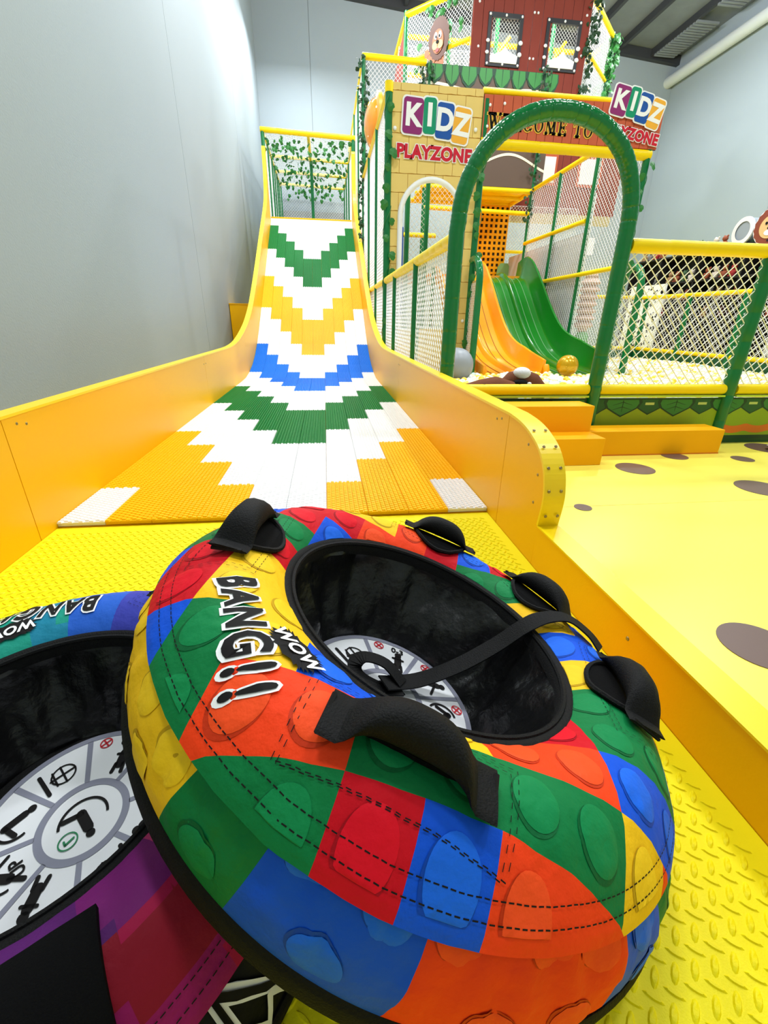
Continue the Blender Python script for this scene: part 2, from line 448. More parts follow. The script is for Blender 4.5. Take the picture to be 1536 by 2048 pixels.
# orange storage box behind the left slide wall
bx = thing('yellow_box', 'plain amber box squeezed between the left wall and the slide', 'box', (-1.97, 12.1, 0))
MB().box((-2.285, 12.1, ZF), (-1.65, 12.9, 1.385)).build('box_body', M_SLIDE, bx)
MB().box((-2.295, 12.09, 1.385), (-1.64, 12.91, 1.405)).build('box_lid', M_SLIDE, bx)
# ============================================================ shared bits of the play frames
def pipe(name, pts, r, m, parent, seg=10, seam=0.0):
    """padded pipe; seam>0 pinches the sleeve every so many metres"""
    pts = [Vector(p) for p in pts]
    if seam:
        q = []; rr = []
        for a, b in zip(pts, pts[1:]):
            n = max(1, int((b-a).length/seam+.5))
            for i in range(n):
                for t, f in ((0, .955), (.04, 1.0), (.5, 1.012), (.96, 1.0)):
                    q.append(a.lerp(b, (i+t)/n)); rr.append(r*f)
        q.append(pts[-1]); rr.append(r*.955)
        return MB().tube(q, rr, seg).build(name, m, parent, True)
    return MB().tube(pts, r, seg).build(name, m, parent, True)
def leaf_mesh(name, m, size):
    mb = MB(); pr = [(0, 0, 0), (.32, .12, .05), (.5, .42, 0), (.34, .62, .04), (.3, .86, .02), (0, 1.05, -.05), (-.3, .86, .02), (-.34, .62, .04), (-.5, .42, 0), (-.32, .12, .05)]
    vs = [Vector(p)*size for p in pr]+[Vector((0, .5, .11))*size]
    mb.add(vs, [(i, (i+1) % 10, 10) for i in range(10)])
    return mb.mesh(name, m)
LEAF = leaf_mesh('ivy_leaf', M_LEAF, .13); LEAFS = leaf_mesh('ivy_leaf_small', M_LEAF, .1)
def leaf_mat(p, facing=(0, -1, 0), spin=None, sc=1.0, jit=.5):
    n = (Vector(facing)+Vector((random.uniform(-jit, jit), random.uniform(-jit, jit), random.uniform(-jit, jit)))).normalized()
    z = n; up_ = Vector((random.uniform(-.5, .5), random.uniform(-.5, .5), -1)); x = up_.cross(z).normalized(); y = z.cross(x)
    return Matrix(((x.x, y.x, z.x, p[0]), (x.y, y.y, z.y, p[1]), (x.z, y.z, z.z, p[2]), (0, 0, 0, 1))) @ Matrix.Scale(sc, 4)
def ivy_post(label, x, y, z0, z1, r, n, stuff=False, face=(0, -1, 0), dark=False, spread=.05, sc=1.0):
    g = thing('ivy_garland', label, 'ivy', (x, y, z0), 'ivy garlands on the posts')
    turns = (z1-z0)/.8; pts = []
    for i in range(60):
        t = i/59; a = t*turns*2*PI
        pts.append((x+(r+.006)*math.cos(a), y+(r+.006)*math.sin(a), z0+(z1-z0)*t))
    MB().tube(pts, .006, 4).build('vine_stem', M_LEAFD if dark else M_LEAF, g)
    if stuff:
        mb = MB(); m0 = LEAFS
        V = [v.co.copy() for v in m0.vertices]; Fs = [tuple(p.vertices) for p in m0.polygons]
        for i in range(n):
            a = random.uniform(-PI, PI); rr = r+random.uniform(.01, spread); p = (x+rr*math.cos(a), y+rr*math.sin(a), random.uniform(z0, z1))
            Mx = leaf_mat(p, (math.cos(a)*.5+face[0], math.sin(a)*.5+face[1], .2), sc=random.uniform(.7, 1.25)*sc, jit=.9)
            mb.add([Mx@v for v in V], Fs)
        tag(mb.build('ivy_leaves', M_LEAFD if dark else M_LEAF, g), kind='stuff')
    else:
        for i in range(n):
            z = z0+(z1-z0)*(i+.5)/n+random.uniform(-.06, .06)
            sd = random.choice((-1, 1)); p = (x+sd*r*random.uniform(.5, 1.25), y-r-.012-random.uniform(0, .02), z)
            place('leaf', LEAF, g, leaf_mat(p, face, sc=random.uniform(.85, 1.25)*sc, jit=.35))
    return g
def net_leaves(mb, quad, n, sc, face=(0, 0, 1), jit=.8):
    V = [v.co.copy() for v in LEAFS.vertices]; Fs = [tuple(p.vertices) for p in LEAFS.polygons]
    A, B, Cc, D = [Vector(q) for q in quad]
    for i in range(n):
        u, v = random.random(), random.random()
        p = A.lerp(B, u).lerp(D.lerp(Cc, u), v)+Vector((0, 0, random.uniform(-.12, .02)))
        Mx = leaf_mat(p, face, sc=random.uniform(.7, 1.3)*sc, jit=jit)
        mb.add([Mx@q for q in V], Fs)

# ============================================================ launch deck at the head of the slide
TXL, TXR, TY0, TZ = -1.62, 1.06, 16.5, 6.12
tw = thing('slide_tower', 'green and yellow netted launch deck at the head of the slide', 'tower', (-.28, 16.6, 0))
MB().box((TXL, 16.55, ZE-.16), (TXR, 22.4, ZE-.02)).build('deck_board', mat('grey_deck', (150, 152, 152), .6), tw)
ysT = (16.6, 18.9, 20.6, 22.3)
for i, y in enumerate(ysT):
    for x in (TXL, TXR):
        pipe('post', [(x, y, ZF), (x, y, TZ)], .055, M_GREEN, tw)
    pipe('roof_rail', [(TXL-.06, y, TZ+.05), (TXR+.06, y, TZ-.02)], .07 if i == 0 else .05, M_YEL, tw, 12, .5 if i == 0 else 0)
for x in (TXL, TXR): pipe('roof_beam', [(x, 16.6, TZ), (x, 22.3, TZ)], .05, M_YEL, tw)
for y in (17.7, 19.75, 21.4): pipe('post', [(TXL, y, ZF), (TXL, y, TZ)], .05, M_GREEN, tw)
pipe('roof_beam', [(-.28, 16.6, TZ), (-.28, 22.3, TZ)], .05, M_YEL, tw)
pipe('post', [(-.26, 18.9, ZE), (-.26, 18.9, TZ)], .055, M_GREEN, tw)
for x in (TXL, TXR): net('side_net', tw, planeM((x, 16.6, ZE), (0, 1, 0), (0, 0, 1)), 5.7, TZ-ZE, .12, .006, M_NET)
net('back_net', tw, planeM((TXL, 22.3, ZE), (1, 0, 0), (0, 0, 1)), TXR-TXL, TZ-ZE, .11, .005, M_NET)
net('roof_net', tw, planeM((TXL, 16.6, TZ-.03), (1, 0, 0), (0, 1, 0)), TXR-TXL, 5.7, .14, .006, M_NET)
MB().box((TXL+.05, 22.36, ZE), (TXR-.05, 22.42, ZE+1.35)).build('back_board', mat('grey_mesh_board', (158, 162, 162), .7), tw)
iv = thing('ivy_canopy', 'artificial ivy spread over the roof net of the launch deck', 'ivy', (-.28, 18.9, TZ-.05))
mb = MB()
net_leaves(mb, ((TXL, 16.7, TZ-.03), (TXR, 16.7, TZ-.05), (TXR, 22.3, TZ-.05), (TXL, 22.3, TZ-.03)), 300, 1.15, (0, -.4, -.5))
net_leaves(mb, ((TXL+.05, 16.62, TZ-.05), (TXR-.05, 16.62, TZ-.05), (TXR-.05, 16.62, TZ-.35), (TXL+.05, 16.62, TZ-.35)), 30, 1.1, (0, -1, 0), .5)
net_leaves(mb, ((TXL+.3, 22.1, TZ-.05), (TXR-.05, 22.1, TZ-.05), (TXR-.05, 22.1, TZ-.4), (TXL+.3, 22.1, TZ-.4)), 40, 1.2, (0, -1, 0), .5)
tag(mb.build('ivy_leaves', [M_LEAF], iv), kind='stuff')

# ============================================================ ball pit fence
YF = 4.18; XL, XA, XP = 1.13, 2.66, 4.165; RIM = .492
pf = thing('ball_pit_fence', 'green and yellow padded ball pit fence with white diamond nets', 'fence', (3.0, YF, ZF))
for x in (XP, 5.72, 7.3): pipe('post', [(x, YF, ZF), (x, YF, 1.735)], .066, M_GREEN, pf, 14, .28)
pipe('top_rail', [(XA+.06, YF, 1.735), (XP, YF, 1.735)], .058, M_YEL, pf, 14, .35)
pipe('top_rail', [(XP, YF, 1.735), (7.3, YF, 1.735)], .058, M_YEL, pf, 14, .35)
for a, b in ((XL+.03, XA-.07), (XA+.05, XP-.06), (XP+.07, 5.66), (5.78, 7.24)):
    pipe('rim_pad', [(a, YF, RIM), (b, YF, RIM)], .052, M_YEL, pf, 14, .4)
    MB().box((a, YF-.052, RIM-.072), (b, YF+.03, RIM-.055)).build('rim_edge', mat('lime_edge', (196, 226, 60), .5), pf)
for a, b in ((XA+.06, XP-.06), (XP+.06, 5.66), (5.78, 7.24)):
    net('fence_net', pf, planeM((a, YF, RIM+.05), (1, 0, 0), (0, 0, 1)), b-a, 1.64-RIM, .098, .0052, M_NET)
# left run beside the slide
ysF = (YF, 5.85, 7.57)
for y in ysF[1:]: pipe('post', [(XL, y, ZF), (XL, y, 1.72)], .052, M_GREEN, pf, 12)
for a, b in zip(ysF, ysF[1:]+(8.72,)):
    pipe('top_rail', [(XL, a+.02, 1.74), (XL, b, 1.74)], .055, M_YEL, pf, 12, .3)
    net('fence_net', pf, planeM((XL, a+.06, .1), (0, 1, 0), (0, 0, 1)), b-a-.12, 1.6, .098, .0052, M_NET)
MB().box((XL-.03, YF, ZF), (XL+.03, 8.72, .3)).build('side_board', mat('dark_green_board', (10, 84, 44), .5), pf)
# far side run on the right
for y in (4.25, 6.1, 7.7, 9.27, 10.85, 12.42): pipe('post', [(8.95, y, ZF), (8.95, y, 1.74)], .06, M_GREEN, pf)
pipe('top_rail', [(8.95, 4.2, 1.77), (8.95, 12.5, 1.77)], .05, M_YEL, pf)
for a, b in ((4.2, 6.05), (6.15, 7.65), (7.75, 9.2), (9.33, 10.8), (10.9, 12.4)): pipe('rim_pad', [(8.95, a, .45), (8.95, b, .45)], .05, M_YEL, pf)
MB().box((8.92, 4.2, ZF), (8.98, 12.5, .40)).build('side_board', mat('dark_green_board', (10, 84, 44), .5), pf)
net('fence_net', pf, planeM((8.95, 4.2, .5), (0, 1, 0), (0, 0, 1)), 8.3, 1.22, .11, .005, M_NET)
pipe('top_rail', [(5.75, 12.5, 1.77), (8.95, 12.5, 1.77)], .045, M_YEL, pf)
pipe('rim_pad', [(5.75, 12.5, .45), (8.95, 12.5, .45)], .045, M_YEL, pf)
MB().box((5.7, 12.48, ZF), (8.95, 12.54, .40)).build('side_board', mat('dark_green_board', (10, 84, 44), .5), pf)
net('fence_net', pf, planeM((5.75, 12.5, .5), (1, 0, 0), (0, 0, 1)), 3.2, 1.22, .11, .005, M_NET)

# printed fascia boards below the rim
M_LIME = mat('print_lime', (150, 178, 20), .55); M_LG = mat('print_leaf_green', (50, 128, 56), .55); M_DG = mat('print_dark_green', (10, 62, 36), .55)
M_MG = mat('print_mid_green', (28, 92, 48), .55); M_OR = mat('print_orange', (238, 120, 24), .55); M_PALE = mat('print_pale', (196, 214, 130), .55)
def fascia(x0, x1, label):
    g = thing('fascia_board', label, 'panel', ((x0+x1)/2, YF, ZF), 'printed ball pit fascia boards')
    zt = .405; zb = -.03
    MB().box((x0, YF-.012, zb), (x1, YF+.012, zt)).build('board', M_LIME, g)
    W = lambda d: Matrix(((1, 0, 0, 0), (0, 0, -1, YF-.012-d), (0, 1, 0, 0), (0, 0, 0, 1)))
    # dark top band, pale dashes
    mb = MB(); mb.prism([(x0, .335), (x1, .335), (x1, zt), (x0, zt)], .001, W(0)); mb.build('top_band', M_MG, g)
    # orange wave
    mb = MB(); n = 40; top = []; bot = []
    for i in range(n+1):
        x = x0+(x1-x0)*i/n; u = ((x/.30) % 1); cusp = abs(math.sin(PI*u))
        top.append((x, .135-.028*cusp)); bot.append((x, .055-.026*cusp))
    for i in range(n): mb.prism([bot[i], bot[i+1], top[i+1], top[i]], .001, W(.0005))
    mb.build('orange_wave', M_OR, g)
    MB().prism([(x0, zb), (x1, zb), (x1, zb+.035), (x0, zb+.035)], .001, W(.0007)).build('base_band', M_DG, g)
    x = x0-(x0 % .60)-.6; k = 0
    def lf(cx, hw, z1, z0, m1, m2, d, nm, veins=True):
        out = lambda s_: [(cx+u*hw*s_, (z0+z1)/2+((z0+v*(z1-z0))-(z0+z1)/2)*s_) for u, v in ((0, 0), (-.42, .24), (-.85, .5), (-1, .78), (-.93, 1), (.93, 1), (1, .78), (.85, .5), (.42, .24))]
        def clip(pl): return [(min(max(a, x0), x1), min(max(b, zb), zt)) for a, b in pl]
        if cx+hw < x0+.02 or cx-hw > x1-.02: return
        mb = MB(); mb.prism(clip(out(1.0)), .001, W(d)); lo = mb.build(nm, m1, g)
        mb = MB(); mb.prism(clip(out(.84)), .001, W(d+.0006)); mb.build('leaf_face', m2, lo)
        if veins:
            mb = MB()
            def ln(a, b, wd):
                a = Vector(a); b = Vector(b); q = (b-a).normalized(); nn = Vector((-q.y, q.x))*wd
                mb.prism(clip([tuple(a-nn), tuple(b-nn*.4), tuple(b+nn*.4), tuple(a+nn)]), .0008, W(d+.0013))
            ln((cx, z1-.02), (cx, z0+.055), .005)
            for t in (.8, .55):
                for s_ in (-1, 1): ln((cx, z0+(z1-z0)*t), (cx+s_*hw*.5, z0+(z1-z0)*(t-.16)), .0035)
            mb.build('leaf_veins', M_DG, lo)
    while x < x1+.3:
        lf(x+.30, .19, zt, .235, M_DG, M_MG, .0012, 'printed_leaf', False)
        lf(x+.60, .215, zt, .215, M_DG, M_LG, .0028, 'printed_leaf')
        for dx in (.30,):
            if x0+.07 < x+dx < x1-.07: MB().prism([(x+dx-.05, .337), (x+dx+.05, .337), (x+dx+.05, .362), (x+dx-.05, .362)], .001, W(.0026)).build('pale_dash', M_PALE, g)
        x += .60
fascia(XL+.03, XA-.04, 'leaf-printed fascia board behind the amber steps')
fascia(XA+.06, XP-.04, 'leaf-printed fascia board behind the low amber bench')
fascia(XP+.06, 5.68, 'leaf-printed fascia board right of the bench, with its orange wave in full view')
fascia(5.76, 7.26, 'leaf-printed fascia board beyond the right edge')
# thin uprights and clips where two boards meet
for x in (XP+.035,):
    MB().box((x-.006, YF-.03, -.02), (x+.012, YF-.012, .36)).build('joint_strip', M_WHITE, pf)
MB().box((XL, YF+.02, ZF), (8.9, YF+.05, .40)).build('back_board', mat('dark_green_board', (10, 84, 44), .5), pf)

# ============================================================ entrance arch
ar = thing('entrance_arch', 'glossy green padded arch over the ball pit entrance', 'arch', ((XL+XA)/2, YF, ZF))
cx_ = (XL+XA)/2+.005; R_ = (XA-XL)/2-.005; zs = 1.86
pts = [(XL, YF, z) for z in [ZF+(zs-ZF)*i/24 for i in range(24)]]
sq = lambda v: math.copysign(abs(v)**.9, v)
pts += [(cx_-R_*math.cos(PI*i/40), YF, zs+R_*math.sin(PI*i/40)) if i <= 20 else (cx_-R_*sq(math.cos(PI*i/40)), YF, zs+R_*sq(math.sin(PI*i/40))) for i in range(41)]
pts += [(XA, YF, zs-(zs-ZF)*i/24) for i in range(1, 25)]
# resample and crumple the vinyl sleeve
P_ = []; L_ = 0; dens = []
for a, b in zip(pts, pts[1:]):
    a = Vector(a); b = Vector(b); n = max(2, int((b-a).length/.008))
    for i in range(n): P_.append(a.lerp(b, i/n))
rr = []; tot = 0
for i, p in enumerate(P_):
    if i: tot += (p-P_[i-1]).length
    bend = p.z > zs-.05
    ph = (tot/(.105 if bend else .27)) % 1
    r = .066*(1+(.022 if bend else .008)*math.sin(PI*ph)-((.05 if bend else .025) if (ph < .06) else 0))
    if bend: r *= 1+.012*math.sin(tot*140)
    rr.append(r)
MB().tube(P_, rr, 18, upv=(0, 1, 0)).build('arch_sleeve', mat('green_patent_vinyl', (0, 116, 58), .16, .6, bump=(9, .35)), ar, True)

# ============================================================ foam steps and bench
st = thing('foam_steps', 'two amber foam steps up to the ball pit entrance', 'steps', (1.8, 3.8, ZF))
MB().box((1.085, 3.525, ZF), (2.455, 3.787, .162)).build('lower_step', M_ORANGE, st, bevel=.006)
MB().box((1.085, 3.787, ZF), (2.455, 4.05, .401)).build('upper_step', M_ORANGE, st, bevel=.006)
be = thing('foam_bench', 'long low amber foam bench below the leaf fascia', 'bench', (3.2, 3.93, ZF))
MB().box((2.46, 3.797, ZF), (3.9, 4.06, .157)).build('bench_block', M_ORANGE, be, bevel=.006)
MB().box((2.46, 3.793, ZF), (3.9, 3.797, ZF+.012)).build('base_welt', mat('amber_welt', (214, 120, 10), .6), be)
# ============================================================ play frame
YK, Y2, Y3, YB, YT = 8.775, 10.35, 11.93, 13.55, 15.1
X1_, X3_ = 2.71, 5.66
fr = thing('climbing_structure', 'tall green and yellow climbing frame with white nets', 'climbing frame', (3.4, 11, ZF))
ZR = 4.40; ZR2 = 6.72
# left side posts
for y, zt in ((YK, ZR-.03), (Y2, ZR), (Y3, ZR), (YB, ZR2), (YT, ZR2), (16.7, ZR2), (18.3, ZR2), (19.9, ZR2)):
    pipe('post', [(XL, y, ZF), (XL, y, zt)], .06 if y == YK else .05, M_GREEN, fr)
pipe('rail', [(XL, YK, ZR), (XL, YB, ZR)], .05, M_YEL, fr)
pipe('rail', [(XL, YB, ZR2), (XL, 19.9, ZR2)], .05, M_YEL, fr)
pipe('rail', [(XL, YK, 1.74), (XL, 19.9, 1.74)], .05, M_YEL, fr)
for a, b, z in ((YK, Y2, ZR), (Y2, Y3, ZR), (Y3, YB, ZR), (YB, YT, ZR2), (YT, 16.7, ZR2), (16.7, 18.3, ZR2), (18.3, 19.9, ZR2)):
    net('net_panel', fr, planeM((XL, a+.05, .1), (0, 1, 0), (0, 0, 1)), b-a-.1, z-.15, .11, .0055, M_NET)
# inner and right posts
for x, y, z0, zt in ((X1_, YK, ZF, 4.35), (X3_+.02, YK, ZF, 3.85), (X3_, Y2, ZF, 4.32), (X3_, Y3, ZF, 4.32), (X3_, YB, ZF, 6.7), (X1_, YB, ZF, 6.7), (X1_, Y2, ZF, 2.3), (X1_, Y3, ZF, 2.3), (4.2, YT, ZF, 4.3), (5.35, YT, ZF, 4.3), (2.0, Y3, ZF, 4.3)):
    pipe('post', [(x, y, z0), (x, y, zt)], .06 if y == YK else .05, M_GREEN, fr)
pipe('rail', [(X3_, YK+.1, 4.33), (X3_, YB, 4.33)], .05, M_YEL, fr)
pipe('rail', [(X3_-.03, Y2+.05, 3.10), (X3_-.03, YB, 3.10)], .045, M_YEL, fr)
pipe('rail', [(X3_-.03, YK, 2.09), (X3_-.03, Y3+.2, 2.06), (X3_-.03, YB, 2.06)], .045, M_YEL, fr)
for a, b, z0 in ((YK, Y2, .3), (Y2, Y3, .3), (Y3, YB, 2.0)):
    net('net_panel', fr, planeM((X3_, a+.05, z0), (0, 1, 0), (0, 0, 1)), b-a-.1, 4.3-z0, .098, .0052, M_NET)
# front rails over the slide opening
pipe('rail', [(X1_-.05, YK, 3.80), (X3_+.06, YK, 3.78)], .078, M_YEL, fr, 14, .5)
pipe('rail', [(X1_-.06, YK+.02, ZR+.06), (X3_, YK+.02, ZR+.06)], .05, M_YEL, fr)
pipe('post_cap', [(XL, YK, ZR-.06), (XL, YK, ZR+.07)], .066, M_YEL, fr)
# platform at the back, mid level
for y in (YB, YB+.75, YT): pipe('platform_beam', [(X1_-.1, y, 4.30), (X3_, y, 4.30)], .062, M_YEL, fr)
pipe('platform_beam', [(X3_, YB, 4.30), (X3_, YT, 4.30)], .055, M_YEL, fr)
MB().box((X1_, YB, 4.33), (X3_, YT, 4.38)).build('platform_board', M_YEL, fr)
pipe('rail', [(X1_, YB, 3.84), (X3_, YB, 3.80)], .055, M_YEL, fr)
pipe('rail', [(4.2, YT, 3.1), (8.0, YT, 3.1)], .045, M_YEL, fr)
MB().box((XL, Y3+.5, 2.12), (X3_, YT, 2.2)).build('platform_board', mat('orange_deck', (240, 150, 20), .5), fr)
net('net_panel', fr, planeM((4.3, YT+.02, 2.2), (1, 0, 0), (0, 0, 1)), 3.6, 2.1, .1, .0055, M_NET)
# upper balustrade rail and net left of the brown board
pipe('rail', [(XL-.03, YB, ZR2), (X1_-.08, YB, ZR2-.02)], .065, M_YEL, fr, 12, .5)
pipe('rail', [(XL, YB+.9, ZR2-.55), (X1_, YB+.9, ZR2-.55)], .05, M_YEL, fr)
net('net_panel', fr, planeM((XL+.05, YB, ZR), (1, 0, 0), (0, 0, 1)), 1.45, ZR2-ZR-.06, .1, .0055, M_NET)
# things seen through the archway: inner posts, blue and orange pads, net
for x, y in ((1.75, Y2), (2.15, Y2)): pipe('post', [(x, y, ZF), (x, y, 4.3)], .045, M_GREEN, fr)
pipe('rail', [(XL, Y3, 2.95), (X1_, Y3, 2.95)], .05, M_YEL, fr)
net('net_panel', fr, planeM((1.8, Y2+.02, .2), (1, 0, 0), (0, 0, 1)), .9, 4.0, .1, .005, M_NET)
mb = MB().box((1.64, Y3-.06, 1.2), (1.93, Y3+.02, 3.1)); mb.build('blue_pad', mat('blue_pad', (30, 74, 150), .5), fr, bevel=.02)
mb = MB().box((1.5, Y3+.06, 1.2), (1.68, Y3+.14, 2.9)); mb.build('orange_pad', M_ORANGE, fr, bevel=.02)
# orange perforated climbing panel
PX0, PX1, PZ0, PZ1 = 4.30, 5.66, 2.2, 4.27
mb = MB(); nc, nr = 9, 14; yq = YT-.07
cw = (PX1-PX0)/nc; ch = (PZ1-PZ0)/nr; hw = cw*.27
for i in range(nc+1):
    x = PX0+i*cw; mb.box((max(PX0, x-cw/2+hw), yq, PZ0), (min(PX1, x+cw/2-hw), yq+.03, PZ1))
for i in range(nc):
    x = PX0+(i+.5)*cw
    for j in range(nr+1):
        z = PZ0+j*ch; mb.box((x-hw, yq, max(PZ0, z-ch/2+hw)), (x+hw, yq+.03, min(PZ1, z+ch/2-hw)))
mb.build('perforated_panel', M_ORANGE, fr)
MB().box((PX0, YT-.03, PZ0), (PX1, YT-.02, PZ1)).build('dark_backing', mat('dark_olive_board', (44, 38, 28), .8), fr)  # dark sheet added behind the panel so its holes read dark
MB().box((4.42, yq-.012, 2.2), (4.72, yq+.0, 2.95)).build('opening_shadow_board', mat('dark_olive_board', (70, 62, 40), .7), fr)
mb = MB(); mb.prism([(5.35+.36*(u), 2.2+.55*v) for u, v in ((0, 0), (1.15, 0), (1.15, .8), (.95, 1), (.35, 1), (.1, .8))], .04, Matrix(((1,0,0,0),(0,0,1,YT-.3),(0,1,0,0),(0,0,0,1))))
mb.build('green_side_pad', mat('pale_green_pad', (126, 186, 118), .5), fr)
# bubble window on the slide side
bw = thing('bubble_window', 'orange ringed bubble window bulging from the side of the climbing frame', 'window', (1.3, 12.0, 4.97))
Mw = Matrix.Translation((1.34, 12.0, 4.97)) @ Matrix.Rotation(-PI/2, 4, 'Y')
mb = MB(); mb.lathe([(.50, -.05), (.56, .0), (.55, .06), (.46, .10), (.42, .08)], 36, Mw); mb.build('ring', mat('orange_plastic', (250, 160, 20), .3), bw, True)
mb = MB(); mb.lathe([(.45*math.cos(t*PI/2/8), .06+.27*math.sin(t*PI/2/8)) for t in range(9)], 36, Mw); mb.build('dome', mat('amber_dome', (248, 160, 40), .1, coat=.4, alpha=.85), bw, True)

# ------------------------------------------------------------ yellow brick tower front with arched window
kp = thing('kidz_tower_panel', 'pale yellow brick-look tower panel with a white arched window', 'panel', (1.9, YK, ZF))
kx0, kx1, kz0, kz1 = 1.165, 2.655, ZF, 4.47
wx, wr_in, wsz, wz0 = 1.885, .535, 2.72, .95   # arched window
M_BRICK = mat('pale_yellow_brick', (236, 204, 116), .55, var=(2.5, .08)); M_BRJ = mat('amber_brick_joint', (206, 158, 66), .7)
# backing made of strips around the opening
def inside(x, z): return (abs(x-wx) < wr_in and wz0 < z < wsz) or ((x-wx)**2+(z-wsz)**2 < wr_in**2 and z >= wsz)
mb = MB(); n = 60
for i in range(n):
    xa = kx0+(kx1-kx0)*i/n; xb = kx0+(kx1-kx0)*(i+1)/n; xm = (xa+xb)/2
    if abs(xm-wx) < wr_in:
        zt = wsz+math.sqrt(wr_in**2-(xm-wx)**2)
        mb.box((xa, YK-.01, kz0), (xb, YK+.03, wz0)); mb.box((xa, YK-.01, zt), (xb, YK+.03, kz1))
    else: mb.box((xa, YK-.01, kz0), (xb, YK+.03, kz1))
mb.build('backing', M_BRJ, kp)
row = 0; z = kz0; bh = .262; bwid = .30
while z < kz1-.02:
    zt = min(z+bh, kz1); x = kx0-(bwid/2 if row % 2 else 0)
    while x < kx1:
        xa, xb = max(kx0, x), min(kx1, x+bwid)
        if xb-xa > .03:
            g = .0035
            poly = [(xa+g, z+g+.006), (xa+(xb-xa)*.3, z+g), (xa+(xb-xa)*.7, z+g+.008), (xb-g, z+g+.002), (xb-g, zt-g), (xa+g, zt-g)]
            # cut bricks crossing the window by sampling columns
            m = 10; cols = []
            cut = any(inside(xa+(xb-xa)*i/m, z+(zt-z)*j/4) for i in range(m+1) for j in range(5))
            mb = MB()
            Wm = Matrix(((1, 0, 0, 0), (0, 0, -1, YK-.01), (0, 1, 0, 0), (0, 0, 0, 1)))
            if not cut: mb.prism(poly, .010, Wm)
            else:
                for i in range(m):
                    ca = xa+g+(xb-xa-2*g)*i/m; cb = xa+g+(xb-xa-2*g)*(i+1)/m; cm = (ca+cb)/2
                    lo, hi = z+g, zt-g
                    if abs(cm-wx) < wr_in:
                        top = wsz+math.sqrt(wr_in**2-(cm-wx)**2)
                        if lo < wz0: mb.prism([(ca, lo), (cb, lo), (cb, min(hi, wz0)), (ca, min(hi, wz0))], .010, Wm)
                        if hi > top: mb.prism([(ca, max(lo, top)), (cb, max(lo, top)), (cb, hi), (ca, hi)], .010, Wm)
                    else: mb.prism([(ca, lo), (cb, lo), (cb, hi), (ca, hi)], .010, Wm)
            if mb.f: mb.build('brick', M_BRICK, kp)
        x += bwid
    z = zt; row += 1
pts = [(wx-wr_in, YK-.03, wz0)]+[(wx-wr_in*math.cos(PI*i/28), YK-.03, wsz+wr_in*math.sin(PI*i/28)) for i in range(29)]+[(wx+wr_in, YK-.03, wz0)]
MB().tube(pts, .045, 10, upv=(0, 1, 0)).build('window_surround', M_WHITE, kp, True)
for x, z in ((1.23, 3.9), (2.56, 3.95), (1.22, 2.66), (2.6, 1.1)): MB().ell((x, YK-.03, z), (.03, .02, .03)).build('bolt_cap', M_WHITE, kp, True)

# ------------------------------------------------------------ lettered signs
COLS = (('K', (142, 36, 110)), ('I', (0, 146, 104)), ('D', (20, 82, 168)), ('Z', (246, 178, 52)))
M_RED = mat('sign_red', (206, 14, 44), .4)
def kidz_sign(name, label, x, y, z, s, rot, rot2, red=(206, 14, 44), dxr=0.0):
    """letter tiles on a white backing; x,z centre of the tile row; s = tile height"""
    g = thing(name, label, 'sign', (x, y, z))
    def Wd(px, pz, r, d): return Matrix.Translation((x, y-d, z)) @ Matrix.Rotation(PI/2, 4, 'X') @ Matrix.Rotation(rot, 4, 'Z') @ Matrix.Translation((px, pz, 0)) @ Matrix.Rotation(r, 4, 'Z')
    def rrect(w_, h_, rad):
        out = []
        for cx, cy, a0 in ((w_/2-rad, h_/2-rad, 0), (-w_/2+rad, h_/2-rad, 90), (-w_/2+rad, -h_/2+rad, 180), (w_/2-rad, -h_/2+rad, 270)):
            for i in range(6): a = math.radians(a0+18*i); out.append((cx+rad*math.cos(a), cy+rad*math.sin(a)))
        return out
    ws = (.72, .47, .62, .60); xs_ = []; t = -sum(ws)/2*s
    for i, (ch, c) in enumerate(COLS):
        wdt = ws[i]*s; cx = t+wdt/2; t += wdt
        dz = (.03, .07, -.03, -.12)[i]*s; r = (-.03, .0, -.05, -.10)[i]
        MB().prism(rrect(wdt+.09*s, s+.10*s, .14*s), .008, Wd(cx, dz, r, .006+i*.0004)).build('white_backing', M_WHITE, g)
        tm = mat('sign_tile_'+ch.lower(), c, .35)
        tl = MB().prism(rrect(wdt-.015*s, s, .11*s), .006, Wd(cx, dz, r, .0145)).build('letter_tile', tm, g)
        me = text_mesh(ch, .86*s, .034*s, .002, 0, 1)
        me.materials.append(M_WHITE)
        me.transform(Wd(cx, dz, r, .0225)); link('letter', me, tl)
    me = text_mesh('PLAYZONE', .53*s, .052*s, .003, 0, 1.06); me.materials.append(M_WHITE); me.transform(Wd(dxr, -.98*s, rot2, .008)); link('white_outline', me, g)
    me = text_mesh('PLAYZONE', .53*s, .024*s, .003, 0, 1.06); me.materials.append(M_RED); me.transform(Wd(dxr, -.98*s, rot2, .014)); link('lettering', me, g)
    return g
kidz_sign('kidz_playzone_sign', 'KIDZ PLAYZONE sign on the pale yellow brick panel', 1.9, YK-.025, 4.045, .455, -.02, .0)
kidz_sign('kidz_playzone_sign', 'tilted KIDZ PLAYZONE sign at the right end of the red welcome board', 5.28, YK-.06, 4.40, .385, -.12, .0)

